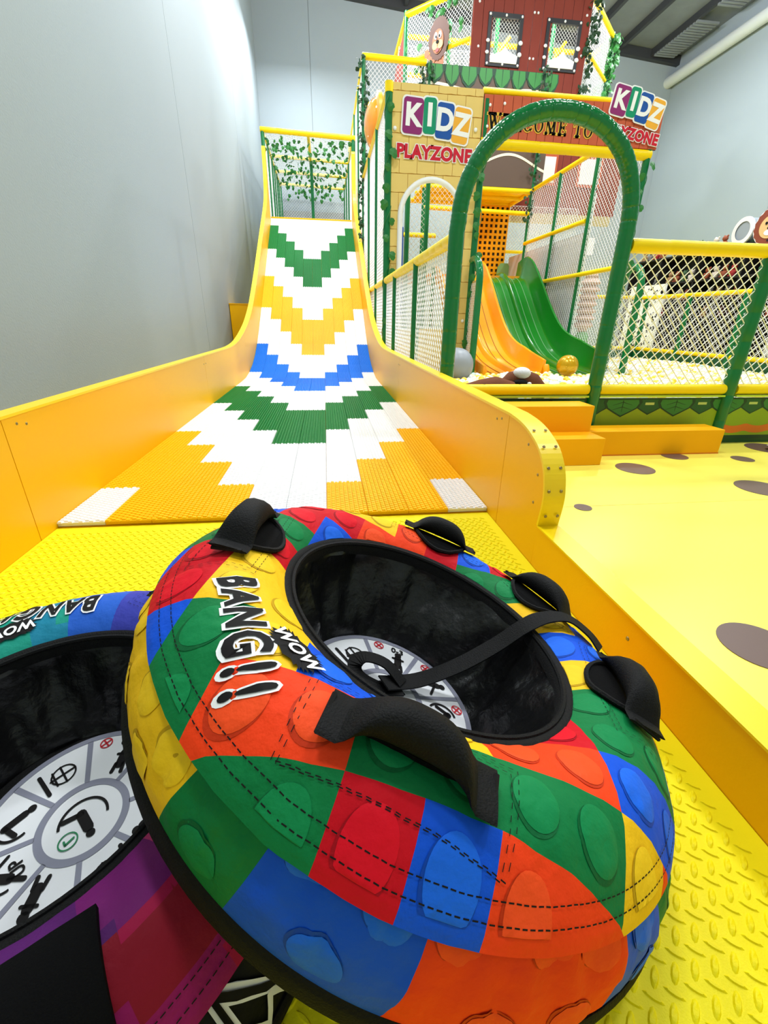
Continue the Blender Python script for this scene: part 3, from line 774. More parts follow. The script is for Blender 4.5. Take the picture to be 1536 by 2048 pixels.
# welcome board of red planks
wb_ = thing('welcome_board', 'terracotta plank board lettered WELCOME TO', 'sign', (4.2, YK, 3.9))
x = 2.66; i = 0
while x < 5.78:
    x2 = min(x+.145+.03*random.random(), 5.79)
    MB().box((x+.004, YK-.05, 3.855), (x2-.004, YK-.025+.004*random.random(), 4.40+.012*(x-2.6)), 0).build('plank', M_WOODL, wb_)
    x = x2; i += 1
MB().box((2.66, YK-.025, 3.85), (5.79, YK-.005, 4.41)).build('backing', M_GAP, wb_)
M_GOLD = mat('sign_gold', (242, 192, 66), .4)
def serif(mb, ch, x, z, h, g, dep, y):
    """slab-serif capital as thick and thin strokes; returns its width; g = outline growth"""
    T, t, sf = .18*h, .07*h, .07*h
    Wm_ = Matrix(((1, 0, 0, 0), (0, 0, -1, y), (0, 1, 0, 0), (0, 0, 0, 1)))
    def q(pts): mb.prism([(x+px, z+pz) for px, pz in pts], dep, Wm_)
    def bar(x0, z0, x1, z1): q([(x0-g, z0-g), (x1+g, z0-g), (x1+g, z1+g), (x0-g, z1+g)])
    def stem(x0, thick): bar(x0, 0, x0+thick, h)
    def foot(xc, w_, top): bar(xc-w_/2, h-sf if top else 0, xc+w_/2, h if top else sf)
    def diag(xa, za, xb, zb, th): q([(xa-g, za-g if za < zb else za+g), (xa+th+g, za-g if za < zb else za+g), (xb+th+g, zb+g if zb > za else zb-g), (xb-g, zb+g if zb > za else zb-g)])
    if ch in 'EL':
        w_ = .72*h; stem(.1*h, T); foot(.1*h+T/2, .42*h, True); bar(0, 0, w_, sf); bar(w_-t, 0, w_, .3*h)
        if ch == 'E': bar(0, h-sf, w_*.95, h); bar(w_*.95-t, .72*h, w_*.95, h); bar(.2*h, .46*h, .52*h, .54*h); bar(.50*h, .36*h, .56*h, .64*h)
        return w_
    if ch == 'T':
        w_ = .78*h; stem(w_/2-T/2, T); foot(w_/2, .44*h, False); bar(0, h-sf, w_, h); bar(0, .7*h, t, h); bar(w_-t, .7*h, w_, h); return w_
    if ch in 'OC':
        w_ = .82*h; n = 28
        for k in range(n):
            a0, a1 = 2*PI*k/n, 2*PI*(k+1)/n
            if ch == 'C' and min(abs((a0+a1)/2), abs((a0+a1)/2-2*PI)) < .62: continue
            o = lambda a_: (w_/2+(w_/2+g)*math.cos(a_), h/2+(h/2+g)*math.sin(a_)); i_ = lambda a_: (w_/2+(w_/2-T-g)*math.cos(a_), h/2+(h/2-t-g)*math.sin(a_))
            q([o(a0), o(a1), i_(a1), i_(a0)])
        if ch == 'C': bar(w_-t*1.4, .66*h, w_-t*.2, .92*h); bar(w_-t*1.4, .12*h, w_-t*.2, .3*h)
        return w_
    if ch == 'M':
        w_ = 1.02*h; stem(.1*h, t); stem(w_-.1*h-T, T); foot(.14*h, .3*h, False); foot(w_-.1*h-T/2, .42*h, False); foot(.1*h, .2*h, True); foot(w_-.12*h, .3*h, True)
        diag(.08*h, h, w_/2-.08*h, .08*h, T); diag(w_/2-.02*h, .08*h, w_-.1*h-T, h, t); return w_
    if ch == 'W':
        w_ = 1.25*h; diag(.1*h, h, .32*h, 0, T); diag(.40*h, 0, .58*h, h, t); diag(.50*h, h, .74*h, 0, T); diag(.82*h, 0, 1.08*h, h, t)
        foot(.2*h, .42*h, True); foot(.6*h, .40*h, True); foot(1.12*h, .32*h, True); return w_
for body, xx, zz0 in (('WELCOME', 2.735, 3.98), ('TO', 4.23, 3.945)):
    x = xx
    for k, ch in enumerate(body):
        zz = zz0-.004*k
        ob = MB(); wd_ = serif(ob, ch, x, zz, .19, .014, .007, YK-.0505); lo = ob.build('letter_outline', M_GOLD, wb_)
        ib = MB(); serif(ib, ch, x, zz, .19, -.002, .006, YK-.058); ib.build('letter', M_INK, lo)
        x += wd_+.034
for x, z in ((2.76, 4.27), (2.74, 4.0), (3.0, 4.3)): MB().ell((x, YK-.055, z), (.022, .012, .022)).build('bolt_cap', M_WHITE, wb_, True)

# ------------------------------------------------------------ brown balustrade board with leaves and cream waves
bb = thing('balustrade_board', 'dark brown balustrade board with green leaf fringe and cream waves', 'panel', (4.2, YB, 4.4))
bx0, bx1, bz0, bz1 = 2.64, 5.90, 4.36, 6.68
MB().box((bx0, YB-.03, bz0), (bx1, YB+.03, bz1)).build('board', M_BROWN, bb)
Wb = lambda d: Matrix(((1, 0, 0, 0), (0, 0, -1, YB-.03-d), (0, 1, 0, 0), (0, 0, 0, 1)))
mb = MB(); mb.prism([(bx0, bz1-.12), (bx1, bz1-.12), (bx1, bz1+.01), (bx0, bz1+.01)], .01, Wb(0)); mb.build('green_top_band', M_DG, bb)
for i in range(8):
    cx = bx0+.2+i*.42; hw = .19 if i % 2 else .22; zt = bz1; zb = bz1-(.42 if i % 3 else .36)
    pl = lambda s_: [(cx+u*hw*s_, zt+(zb-zt)*v*(s_ if v > .5 else 1)) for u, v in ((-.9, 0), (-1, .35), (-.7, .7), (0, 1.0), (.7, .7), (1, .35), (.9, 0))]
    lo = MB().prism(pl(1), .006, Wb(.008+.002*(i % 2))).build('leaf', M_DG, bb)
    MB().prism(pl(.85), .004, Wb(.016)).build('leaf_face', M_LG, lo)
    MB().prism([(cx-.008, zt), (cx+.008, zt), (cx, zb+.05)], .003, Wb(.021)).build('leaf_vein', M_DG, lo)
def wave(z0, amp, xa, xb, ph):
    mb = MB(); n = 50
    for i in range(n):
        p = []
        for t in (i/n, (i+1)/n):
            x = xa+(xb-xa)*t; zz = z0+amp*math.sin((x-xa)*2.5+ph); p.append((x, zz))
        mb.prism([(p[0][0], p[0][1]-.028), (p[1][0], p[1][1]-.028), (p[1][0], p[1][1]+.028), (p[0][0], p[0][1]+.028)], .008, Wb(.0))
    mb.build('cream_wave', M_CREAM, bb)
wave(6.28, .06, bx0, bx1, 1.2); wave(5.45, .17, bx0+.1, bx1, 2.9); wave(4.88, .18, bx0+.1, bx1, 2.4)
MB().box((4.42, YB-.05, 5.27), (5.22, YB-.028, 5.5)).build('dark_frame', mat('charcoal', (34, 36, 40), .5), bb)
for x in (4.5, 4.82, 5.14): MB().ell((x, YB-.055, 5.33), (.03, .015, .03)).build('bolt_cap', M_WHITE, bb, True)

# ------------------------------------------------------------ red plank house tower
ht = thing('plank_house', 'red-brown plank playhouse tower with two framed windows', 'playhouse', (5.7, YT, 4))
fx0, fx1, fz0, fz1 = 4.1, 7.33, 6.4, 9.9
wins = ((4.56, 5.42, 7.42, 8.38), (6.16, 7.05, 7.42, 8.38))
x = fx0; 
while x < fx1-.01:
    x2 = min(x+.27, fx1); xm = (x+x2)/2
    mb = MB(); spans = [(fz0, fz1)]
    for wa, wb2, za, zb in wins:
        if wa-.02 < xm < wb2+.02: spans = [(fz0, za), (zb, fz1)]
    for za, zb in spans: MB().box((x+.006, YT-.03, za), (x2-.006, YT+.03, zb)).build('plank', M_WOOD, ht)
    x = x2
M_CHAR = mat('charcoal', (34, 36, 40), .5)
for wa, wb2, za, zb in wins:
    mb = MB(); t = .09
    mb.box((wa-t/2, YT-.06, za-t/2), (wa+t/2, YT, zb+t/2)); mb.box((wb2-t/2, YT-.06, za-t/2), (wb2+t/2, YT, zb+t/2))
    mb.box((wa+t/2, YT-.06, za-t/2), (wb2-t/2, YT, za+t/2)); mb.box((wa+t/2, YT-.06, zb-t/2), (wb2-t/2, YT, zb+t/2))
    fo = mb.build('window_frame', M_CHAR, ht)
    for u in (0, .5, 1):
        for z in (za, zb): MB().ell((wa+(wb2-wa)*u, YT-.065, z), (.03, .015, .03)).build('bolt_cap', M_WHITE, fo, True)
    for z in (za+.45, za+.22):
        MB().ell((wa-.02, YT-.065, z), (.05, .02, .04)).build('bolt_cap', M_WHITE, fo, True); MB().ell((wb2+.02, YT-.065, z), (.06, .02, .05)).build('bolt_cap', M_WHITE, fo, True)
    mb = MB(); c0 = (wa+wb2)/2+.04
    mb.prism([(c0-.4, za+.02), (c0+.34, za+.02), (c0+.36, za+.18), (c0+.1, za+.26), (c0, za+.36), (c0-.12, za+.25), (c0-.38, za+.16)], .02, Matrix(((1,0,0,0),(0,0,-1,YT-.06),(0,1,0,0),(0,0,0,1))))
    mb.build('white_bow', M_WHITE, fo)
    net('window_net', ht, planeM((wa, YT+.06, za), (1, 0, 0), (0, 0, 1)), wb2-wa, zb-za, .09, .006, M_NET)
for x, z in ((4.25, 8.6), (4.3, 7.75), (5.75, 8.5), (5.85, 8.5), (5.75, 7.6), (5.85, 7.6), (7.2, 8.55), (7.2, 7.75)):
    MB().ell((x, YT-.035, z), (.03, .015, .03)).build('bolt_cap', M_WHITE, ht, True)
# angled wings left and right
for xa, ya, xb, yb in ((4.08, 15.12, 2.6, 16.6), (7.35, 15.12, 8.83, 16.6)):
    d = Vector((xb-xa, yb-ya, 0)); L = d.length; d.normalize()
    for z, r in ((8.92, .075), (7.9, .05), (6.6, .06)): pipe('wing_rail', [(xa, ya, z), (xb, yb, z)], r, M_YEL, ht)
    pipe('wing_post', [(xb, yb, 4.3), (xb, yb, 9.0)], .065, M_GREEN, ht)
    net('wing_net', ht, planeM((xa, ya, 6.6), d, (0, 0, 1)), L, 2.3, .1, .006, M_NET)
    bx_, by_ = (xb-.16 if xb < 5 else xb+.5), yb+1.0
    pipe('wing_rail', [(xb, yb, 8.92), (xb, yb+2, 8.92)], .06, M_YEL, ht)
    for k in range(3):
        p0 = Vector((xb, yb, 0)).lerp(Vector((bx_, by_, 0)), k/3); p1 = Vector((xb, yb, 0)).lerp(Vector((bx_, by_, 0)), (k+.97)/3)
        mb = MB(); zt = 8.9-.3*k
        mb.add([(p0.x, p0.y, 7.2), (p1.x, p1.y, 7.2), (p1.x, p1.y+.05, 7.2), (p0.x, p0.y+.05, 7.2), (p0.x, p0.y, zt), (p1.x, p1.y, zt-.3), (p1.x, p1.y+.05, zt-.3), (p0.x, p0.y+.05, zt)],
               [(0,3,2,1),(4,5,6,7),(0,1,5,4),(1,2,6,5),(2,3,7,6),(3,0,4,7)]); mb.build('plank', M_WOOD, ht)
# inner frame seen through the windows and nets
pipe('inner_post', [(5.2, 16.4, 6.4), (5.2, 16.4, 9.2)], .06, M_GREEN, ht); pipe('inner_post', [(6.9, 16.4, 6.4), (6.9, 16.4, 9.2)], .06, M_GREEN, ht)
pipe('inner_post', [(4.0, 17.2, 6.4), (4.0, 17.2, 9.2)], .06, M_GREEN, ht)
for z in (8.75, 7.9): pipe('inner_rail', [(2.7, 17.2, z), (8.6, 17.2, z)], .06, M_YEL, ht)
pipe('inner_rail', [(4.5, 16.4, 7.3), (5.6, 16.4, 8.6)], .05, M_YEL, ht); pipe('inner_rail', [(6.3, 16.4, 7.3), (7.3, 16.4, 8.6)], .05, M_YEL, ht)
net('back_net', ht, planeM((2.6, 18.0, 6.6), (1, 0, 0), (0, 0, 1)), 6.2, 2.3, .12, .006, M_NET)
# lower storey: plank wall with white blank windows behind the frame nets
x = 5.75
while x < 9.0:
    MB().box((x+.006, YT+.1, 4.15), (x+.23, YT+.14, 6.35)).build('plank', M_WOOD, ht); x += .24
for wa, wb2 in ((6.38, 6.95), (7.75, 8.38)):
    MB().box((wa-.07, YT+.06, 4.86), (wb2+.07, YT+.1, 5.62)).build('blank_window_frame', M_WOODL, ht)
    MB().box((wa, YT+.045, 4.93), (wb2, YT+.06, 5.55)).build('blank_window', M_WHITE, ht)
MB().box((5.75, YT+.06, 3.9), (9.0, YT+.16, 4.15)).build('sill_band', mat('beige_band', (196, 176, 120), .6), ht)

# generic lion cut-out standing behind the left wing net
lc = thing('lion_cutout', 'cartoon lion cut-out waving beside the plank playhouse', 'cutout', (3.2, 15.8, 7.0))
d45 = Vector((1, -1, 0)).normalized()
ML = Matrix(((d45.x, 0, -.7071, 3.36), (d45.y, 0, -.7071, 15.70), (0, 1, 0, 8.02), (0, 0, 0, 1))) @ Matrix.Scale(.74, 4)
def disc(pts, m, nm, dz, par): return MB().prism(pts, .015, ML @ Matrix.Translation((0, 0, dz))).build(nm, m, par)
def el(cx, cy, rx, ry, n=28, wob=0): return [(cx+(rx+(wob if k % 2 else 0))*math.cos(2*PI*k/n), cy+(ry+(wob if k % 2 else 0))*math.sin(2*PI*k/n)) for k in range(n)]
M_MANE = mat('lion_mane', (98, 60, 44), .6); M_TAN = mat('lion_tan', (176, 106, 66), .6); M_MUZ = mat('lion_muzzle', (222, 184, 122), .6)
disc([(-.22, -.75), (.25, -.75), (.27, -.35), (-.1, -.3)], M_TAN, 'body', 0, lc)
disc([(-.15, -.55), (-.05, -.4), (-.42, -.22), (-.5, -.32)], M_TAN, 'arm', .016, lc)
hd = disc(el(-.48, -.2, .1, .1, 14, .03), M_TAN, 'paw', .02, lc)
disc(el(.02, .1, .42, .58, 44, .035), M_MANE, 'mane', .02, lc)
fc = disc(el(-.0, .02, .24, .34), M_TAN, 'face', .04, lc)
for sx in (-1, 1):
    disc(el(sx*.10, -.08, .13, .12), M_MUZ, 'muzzle', .056, lc)
    disc(el(sx*.09, .18, .065, .1), M_WHITE, 'eye', .056, lc); disc(el(sx*.07, .15, .025, .04), M_INK, 'pupil', .072, lc)
disc(el(0, .0, .06, .05), M_INK, 'nose', .075, lc); disc(el(0, -.22, .08, .06), mat('mouth_red', (150, 50, 46), .5), 'mouth', .06, lc)
# ivy
ivy_post('sparse ivy leaves wound up the post left of the yellow brick panel', XL, YK, .5, 4.3, .06, 15)
ivy_post('sparse ivy leaves down the right edge of the yellow brick panel', X1_+.02, YK-.02, .4, 3.7, .06, 15)
ivy_post('dense dark ivy on the tall post at the slide side of the frame', XL, YB, 3.0, ZR2, .05, 230, True, dark=True, spread=.1, sc=.8)
ivy_post('dark ivy on the post left of the brown balustrade board', X1_-.06, YB-.02, 5.6, 6.75, .06, 90, True, dark=True, spread=.13, sc=.9)
ivy_post('dark ivy on the post right of the brown balustrade board', X3_-.05, YB-.06, 3.6, 6.85, .05, 170, True, dark=True, spread=.11, sc=.9)
ivy_post('ivy on the right wing post of the plank playhouse', 8.83, 16.6, 7.0, 8.95, .07, 260, True, spread=.2, sc=1.4)
ivy_post('ivy along the corner between plank playhouse and right wing', 7.42, 15.15, 6.6, 8.9, .06, 160, True, dark=True, spread=.16, sc=1.2)
ivy_post('few ivy leaves on the right corner post under the welcome board', X3_+.02, YK, 1.9, 3.8, .06, 9)
g = thing('ivy_garland', 'loose ivy leaves scattered over the net beside the lion', 'ivy', (3.3, 15.8, 8.0), 'ivy garlands on the posts')
for k in range(24):
    t = random.random(); zq = 8.85-random.random()**2*1.6 if random.random() < .7 else 8.85
    p = (4.08-1.48*t, 15.08+1.48*t-.05, zq); place('leaf', LEAF, g, leaf_mat(p, (-.7, -.7, 0), sc=random.uniform(1.0, 1.6), jit=.4))
# ============================================================ ball pit contents
ZB = .17
# pit slides: profile points (y, z) from top to run-out
SP = [(12.75, 2.16), (12.35, 2.14), (12.0, 2.0), (11.5, 1.62), (11.0, 1.2), (10.5, .82), (10.0, .53), (9.5, .36), (9.0, .27), (8.5, .22), (8.05, .19)]
def interp(y):
    for (ya, za), (yb, zb) in zip(SP, SP[1:]):
        if yb <= y <= ya: return za+(zb-za)*(ya-y)/(ya-yb)
def smooth_profile(n=44):
    out = []
    for i in range(n+1):
        t = i/n*(len(SP)-1); k = min(int(t), len(SP)-2); u = t-k
        p0 = SP[max(0, k-1)]; p1 = SP[k]; p2 = SP[k+1]; p3 = SP[min(len(SP)-1, k+2)]
        f = lambda a, b, c, d: .5*((2*b)+(-a+c)*u+(2*a-5*b+4*c-d)*u*u+(-a+3*b-3*c+d)*u**3)
        out.append((f(p0[0], p1[0], p2[0], p3[0]), f(p0[1], p1[1], p2[1], p3[1])))
    return out
PR = smooth_profile()
def slide(label, x0, x1, lanes, m, ribm, hl, hr, name='pit_slide', endlip=True):
    g = thing(name, label, 'slide', ((x0+x1)/2, 9.5, ZF), 'ball pit slides')
    wth = .05; lw = (x1-x0-2*wth)/lanes
    # cross section: list of (x, h)
    cs = [(x0, hl), (x0+wth*.5, hl+.015), (x0+wth, hl), (x0+wth+.02, .08), (x0+wth+.06, .02)]
    for l in range(lanes):
        a = x0+wth+l*lw; b = a+lw
        if l > 0: cs += [(a-.03, .10), (a, .12), (a+.03, .10), (a+.06, .02)]
        cs += [(a+lw*.3, 0), (a+lw*.5, -.005), (a+lw*.7, 0), (b-.06, .02)]
    cs += [(x1-wth-.02, .08), (x1-wth, hr), (x1-wth*.5, hr+.015), (x1, hr)]
    full = cs + [(x1, -.1), (x0, -.1)]
    vs = []; fs = []; n = len(full)
    for i, (y, z) in enumerate(PR):
        t = i/(len(PR)-1)
        k = (1.0 if t > .12 else .75+.25*t/.12) * (1 if t < .8 else 1-.25*(t-.8)/.2)
        dy = PR[min(i+1, len(PR)-1)][0]-PR[max(0, i-1)][0]; dz = PR[min(i+1, len(PR)-1)][1]-PR[max(0, i-1)][1]
        nrm_ = Vector((-dz, dy)).normalized()
        if nrm_.y < 0: nrm_ = -nrm_
        nrm_ = Vector((nrm_.x*.5, nrm_.y)).normalized()
        for x, h in full:
            hh = h*k if h > .13 else h
            vs.append((x, y+nrm_.x*hh, z+nrm_.y*hh))
    for i in range(len(PR)-1):
        for j in range(n):
            l = (j+1) % n; fs.append((i*n+j, i*n+l, (i+1)*n+l, (i+1)*n+j))
    fs.append(tuple(range(n))); fs.append(tuple((len(PR)-1)*n+j for j in range(n-1, -1, -1)))
    MB().add(vs, fs).build('slide_body', m, g, True)
    for l in range(lanes):
        a = x0+wth+l*lw
        for u in (.33, .66):
            mb = MB(); mb.tube([(a+lw*u, y, z+.006) for y, z in PR], .007, 6); mb.build('rib', ribm, g, True)
    return g
M_SG = mat('green_slide_plastic', (16, 120, 24), .18, .5, coat=.3); M_SO = mat('orange_slide_plastic', (255, 168, 12), .22, .5, coat=.2)
slide('orange moulded pit slide between yellow tower and green slide', 2.86, 4.05, 2, M_SO, mat('slide_groove', (170, 100, 20), .4), .22, .36)
slide('glossy green double-lane pit slide with a tall right wall', 4.07, 5.24, 2, M_SG, mat('slide_pale_rib', (120, 170, 120), .3), .16, .5)
mb = MB(); mb.tube([(4.06, 8.05, .36), (4.06, 8.0, .30), (4.06, 8.0, .12)], .06, 10); tag(mb.build('orange_slide_bumper', M_SO, None, True), 'orange rounded bumper at the foot of the orange slide', 'bumper')
# green hoops beside the slide
def hoop(label, x, y0, y1, zt, fill):
    g = thing('net_hoop', label, 'hoop', (x, (y0+y1)/2, ZF), 'green net hoops in the ball pit')
    pts = [(x, y0, ZF)]+[(x, y0, z) for z in (.5, 1.0, zt-.45)]; r = (y1-y0)/2
    pts += [(x, (y0+y1)/2-r*math.cos(PI*i/14), zt-.4+.4*math.sin(PI*i/14)) for i in range(15)]
    pts += [(x, y1, z) for z in (zt-.6, 1.0, .5, ZF)]
    pipe('hoop_pipe', pts, .062, mat('green_patent_vinyl', (0, 116, 58), .16), g, 12)
    net('hoop_net', g, planeM((x, y0, .1), (0, 1, 0), (0, 0, 1)), y1-y0, zt-.5, .08, .004, M_NET)
    if fill: MB().box((x+.015, y0+.08, .1), (x+.03, y1-.08, zt-.35)).build('hoop_panel', mat('peach_panel', (238, 196, 120), .6, var=(2, .2)), g)
    return g
hoop('green padded net hoop left of the orange slide', 2.70, 8.25, 9.02, 2.12, True)
hoop('green padded net hoop right of the green slide, seen through the fence net', 5.66, 8.12, 8.70, 2.05, False)

# big balls
def bigball(name, label, c, r, m, ribs=0):
    g = thing(name, label, 'ball', (c[0], c[1], c[2]-r))
    mb = MB(); n = 40
    vs = []; fs = []; rg = 20
    for i in range(rg+1):
        th = PI*i/rg
        for k in range(n):
            a = 2*PI*k/n; q = r*(1-(.03*abs(math.cos(ribs*th)) if ribs else 0))
            vs.append((c[0]+q*math.sin(th)*math.cos(a), c[1]+q*math.cos(th), c[2]+q*math.sin(th)*math.sin(a)))
    for i in range(rg):
        for k in range(n): fs.append((i*n+k, (i+1)*n+k, (i+1)*n+(k+1) % n, i*n+(k+1) % n))
    mb.add(vs, fs); mb.build('ball_skin', m, g, True)
    MB().lathe([(.0, .015), (.018, .012), (.024, 0)], 12, Matrix.Translation((c[0]-r*.5, c[1]-r*.84, c[2]-.02)) @ Matrix.Rotation(PI/2, 4, 'X')).build('valve', m, g, True)
bigball('inflatable_ball', 'shiny gold inflatable ball beside the green slide', (4.36, 7.82, .385), .19, mat('gold_vinyl', (206, 160, 10), .22, .5, metal=.35), 4)
bigball('ribbed_ball', 'grey ribbed exercise ball behind the arch leg', (2.16, 7.4, .42), .28, mat('grey_vinyl', (150, 156, 164), .4, bump=(8, .1)), 10)
# brown plush lying by the rim
pl = thing('plush_toy', 'brown plush toy with a white muzzle lying just inside the rim', 'plush toy', (2.2, 4.75, ZB))
M_PL = mat('brown_plush', (126, 78, 58), .9, .1, bump=(120, .5))
mb = MB()
prf = [(1.5, .30, .08), (1.62, .33, .14), (1.8, .37, .16), (2.0, .36, .15)]
mb.tube([(1.35, 4.72, .34), (1.5, 4.72, .38), (1.68, 4.74, .40), (1.85, 4.76, .42), (2.02, 4.78, .38), (2.1, 4.78, .32)], [.05, .09, .12, .13, .12, .08], 14); mb.build('body', M_PL, pl, True)
mb = MB(); mb.tube([(2.0, 4.95, .42), (2.1, 4.95, .49), (2.24, 4.95, .51), (2.36, 4.95, .47), (2.44, 4.94, .38), (2.46, 4.93, .28)], [.06, .09, .10, .10, .10, .07], 14); mb.build('head', M_PL, pl, True)
MB().ell((2.2, 4.90, .57), (.10, .09, .065), 18, 10).build('muzzle', mat('white_plush', (236, 236, 240), .8, bump=(90, .4)), pl, True)
MB().ell((2.17, 4.84, .475), (.09, .04, .035), 12, 8).build('mouth', M_INK, pl, True)
MB().ell((2.27, 4.825, .46), (.03, .02, .022), 10, 6).build('tooth', M_WHITE, pl, True)

# balls: the nearest in view one by one, the rest as one bed
BCOL = [mat('ball_white', (246, 244, 236), .35), mat('ball_cream', (252, 240, 176), .35), mat('ball_yellow', (250, 208, 40), .35), mat('ball_pale_aqua', (200, 226, 220), .35)]
def ball_mesh(m, r):
    mb = MB(); mb.ell((0, 0, 0), (r, r, r), 12, 8); return mb.mesh('play_ball', m, True)
RB = .052
BM = [ball_mesh(m, RB) for m in BCOL]
def bcol():
    u = random.random(); return 0 if u < .5 else 1 if u < .74 else 2 if u < .96 else 3
cnt = 0; spots = []
def blocked(x, y):
    if 2.8 < x < 5.3 and y > 7.98: return True
    if (x-4.36)**2+(y-7.82)**2 < .2**2 or (x-2.16)**2+(y-7.4)**2 < .25**2: return True
    if 1.25 < x < 2.55 and 4.55 < y < 5.1: return True
    for hx, hy in ((2.70, 8.25), (2.70, 9.02), (5.66, 8.12), (5.66, 8.7)):
        if (x-hx)**2+(y-hy)**2 < .12**2: return True
    return False
y = YF+.15
while y < 12.4:
    x = XL+.12+random.uniform(0, .03)
    while x < 8.85:
        xx = x+random.uniform(-.02, .02); yy = y+random.uniform(-.02, .02)
        if not blocked(xx, yy) and not (yy > YK-.15 and xx < 2.9) and not (5.5 < xx < 5.8 and yy > YK) and not (5.6 < xx < 5.95 and yy > 10.25) and not ((xx-6.35)**2+(yy-11.0)**2 < .1):
            spots.append((xx, yy, ZB+random.uniform(-.01, .045)+.03*math.sin(xx*2.1)*math.sin(yy*1.7)))
        x += RB*1.95
    y += RB*1.8
# visible zone just behind the rim line of sight, through the entrance and the first fence bay
def vis(p): return p[1] > 6.25 and 1.9 < p[0] < 5.6 and p[1] < 7.9
near = sorted([p for p in spots if vis(p)], key=lambda p: p[1]+.0*p[0])[:300]
nearset = set(near)
LB_ = ['white play ball in the ball pit behind the entrance arch', 'cream play ball in the ball pit behind the entrance arch', 'yellow play ball in the ball pit behind the entrance arch', 'pale aqua play ball in the ball pit behind the entrance arch']
for p in near:
    c = bcol(); o = bpy.data.objects.new('play_ball', BM[c]); COL.objects.link(o); o.location = p
    tag(o, LB_[c], 'ball', 'play balls nearest the pit rim, '+('white', 'cream', 'yellow', 'pale aqua')[c])
mb = MB()
T_ = [(RB*.0, 1), ]
for p in spots:
    if p in nearset: continue
    if p[1] < 5.6 and p[0] < 8: pass
    mb.ell(p, (RB, RB, RB), 8, 5, bcol())
tag(mb.build('ball_bed', BCOL, None, True), 'bed of white, cream and yellow balls filling the far part of the ball pit', 'balls', kind='stuff')
MB().box((XL+.06, YF+.06, ZF), (8.9, 12.45, ZB-.06)).build('pit_base', mat('pit_base', (236, 226, 170), .7), pf)

# ============================================================ beyond the pit
pt = thing('partition_panel', 'pale grey partition standing behind the right net of the frame', 'partition', (5.78, 12.5, ZF))
MB().box((5.75, 10.45, ZF), (5.80, 14.9, 2.92)).build('panel', mat('pale_grey_panel', (196, 198, 196), .6), pt)
MB().box((5.745, 10.42, ZF), (5.79, 10.45, 3.6)).build('edge_post', M_WHITE, pt)
for yq in (12.0, 13.6):
    MB().ell((5.745, yq, 2.75), (.012, .03, .03), 8, 6).build('cap', M_WHITE, pt, True)
# tiered plush tree
tt = thing('tiered_tassel_tree', 'pinkish cream tiered tassel column behind the right net', 'decoration', (6.35, 11.0, ZF))
prf = [(.0, 2.25), (.1, 2.22), (.16, 2.12)]
for k in range(7):
    z = 2.08-k*.155; prf += [(.14, z), (.24+.01*(k % 2), z-.10), (.22, z-.13)]
prf += [(.13, .98), (.1, .9), (.08, .2), (.12, ZF)]
mb = MB(); mb.lathe(prf, 26, Matrix.Translation((6.35, 11.0, 0))); mb.build('tiers', mat('blush_tassel', (222, 190, 174), .8, bump=(40, .5)), tt, True)
MB().ell((6.35, 10.98, .72), (.17, .17, .22)).build('leafy_base', mat('pale_green_pad', (126, 186, 118), .5), tt, True)
nb = thing('notice_stand', 'small white notice board on a thin stand behind the net', 'notice', (6.3, 11.4, ZF))
MB().box((6.28, 11.38, ZF), (6.31, 11.41, 2.95)).build('stand', M_WHITE, nb); MB().box((6.20, 11.35, 2.60), (6.46, 11.37, 2.95)).build('board', M_WHITE, nb)
MB().box((6.05, 11.36, 2.2), (6.5, 11.39, 2.24)).build('crossbar', M_YEL, nb)
# dark toy shelving outside the far fence
sh = thing('toy_shelving', 'long black toy shelving beyond the far ball pit fence', 'shelving', (10.4, 11.5, ZF))
M_DK = mat('black_shelf', (24, 22, 22), .6)
MB().box((10.75, 8.0, ZF), (10.85, 15.4, 2.95)).build('back_panel', M_DK, sh)
for z in (.35, .8, 1.25, 1.7, 2.2, 2.9): MB().box((10.25, 8.0, z), (10.75, 15.4, z+.04)).build('shelf', M_DK, sh)
for yq in (8.0, 9.5, 11.0, 12.5, 14.0, 15.36): MB().box((10.25, yq, ZF), (10.75, yq+.04, 2.95)).build('upright', M_DK, sh)
TC = [mat('toy_'+n, c, .7) for n, c in (('rust', (160, 82, 52)), ('red', (176, 44, 44)), ('cream', (226, 214, 196)), ('green', (74, 104, 68)), ('tan', (176, 138, 96)), ('grey', (130, 126, 122)), ('plum', (92, 50, 52)))]
TN = ('rust', 'red', 'cream', 'green', 'tan', 'grey', 'plum')
def toy_mesh(i):
    mb = MB(); r = .085
    mb.ell((0, 0, r*1.1), (r, r, r*1.1), 10, 7); mb.ell((-.01, 0, r*2.75), (r*.8, r*.8, r*.75), 10, 7)
    for s in (-1, 1): mb.ell((0, s*r*.6, r*3.4), (r*.25, r*.3, r*.3), 6, 5); mb.ell((-r*.7, s*r*.6, r*.4), (r*.5, r*.35, r*.35), 6, 5); mb.ell((-r*.3, s*r*.95, r*1.5), (r*.3, r*.3, r*.55), 6, 5)
    return mb.mesh('plush_bear', TC[i], True)
TMs = [toy_mesh(i) for i in range(7)]
SN = {.39: 'lowest', .84: 'second', 1.29: 'third', 1.74: 'fourth', 2.24: 'fifth', 2.94: 'top'}
TOYS = []
for z in (1.29, 1.74, 2.24, 2.94):
    yq = 15.1
    while yq > 8.15:
        i = random.randrange(7)
        if random.random() < .72 and min(abs(yq-u) for u in (8.0, 9.5, 11.0, 12.5, 14.0, 15.36)) > .14: TOYS.append((z, yq, i))
        yq -= .28
ORD = ('first', 'second', 'third', 'fourth', 'fifth', 'sixth', 'seventh', 'eighth', 'ninth', 'tenth')
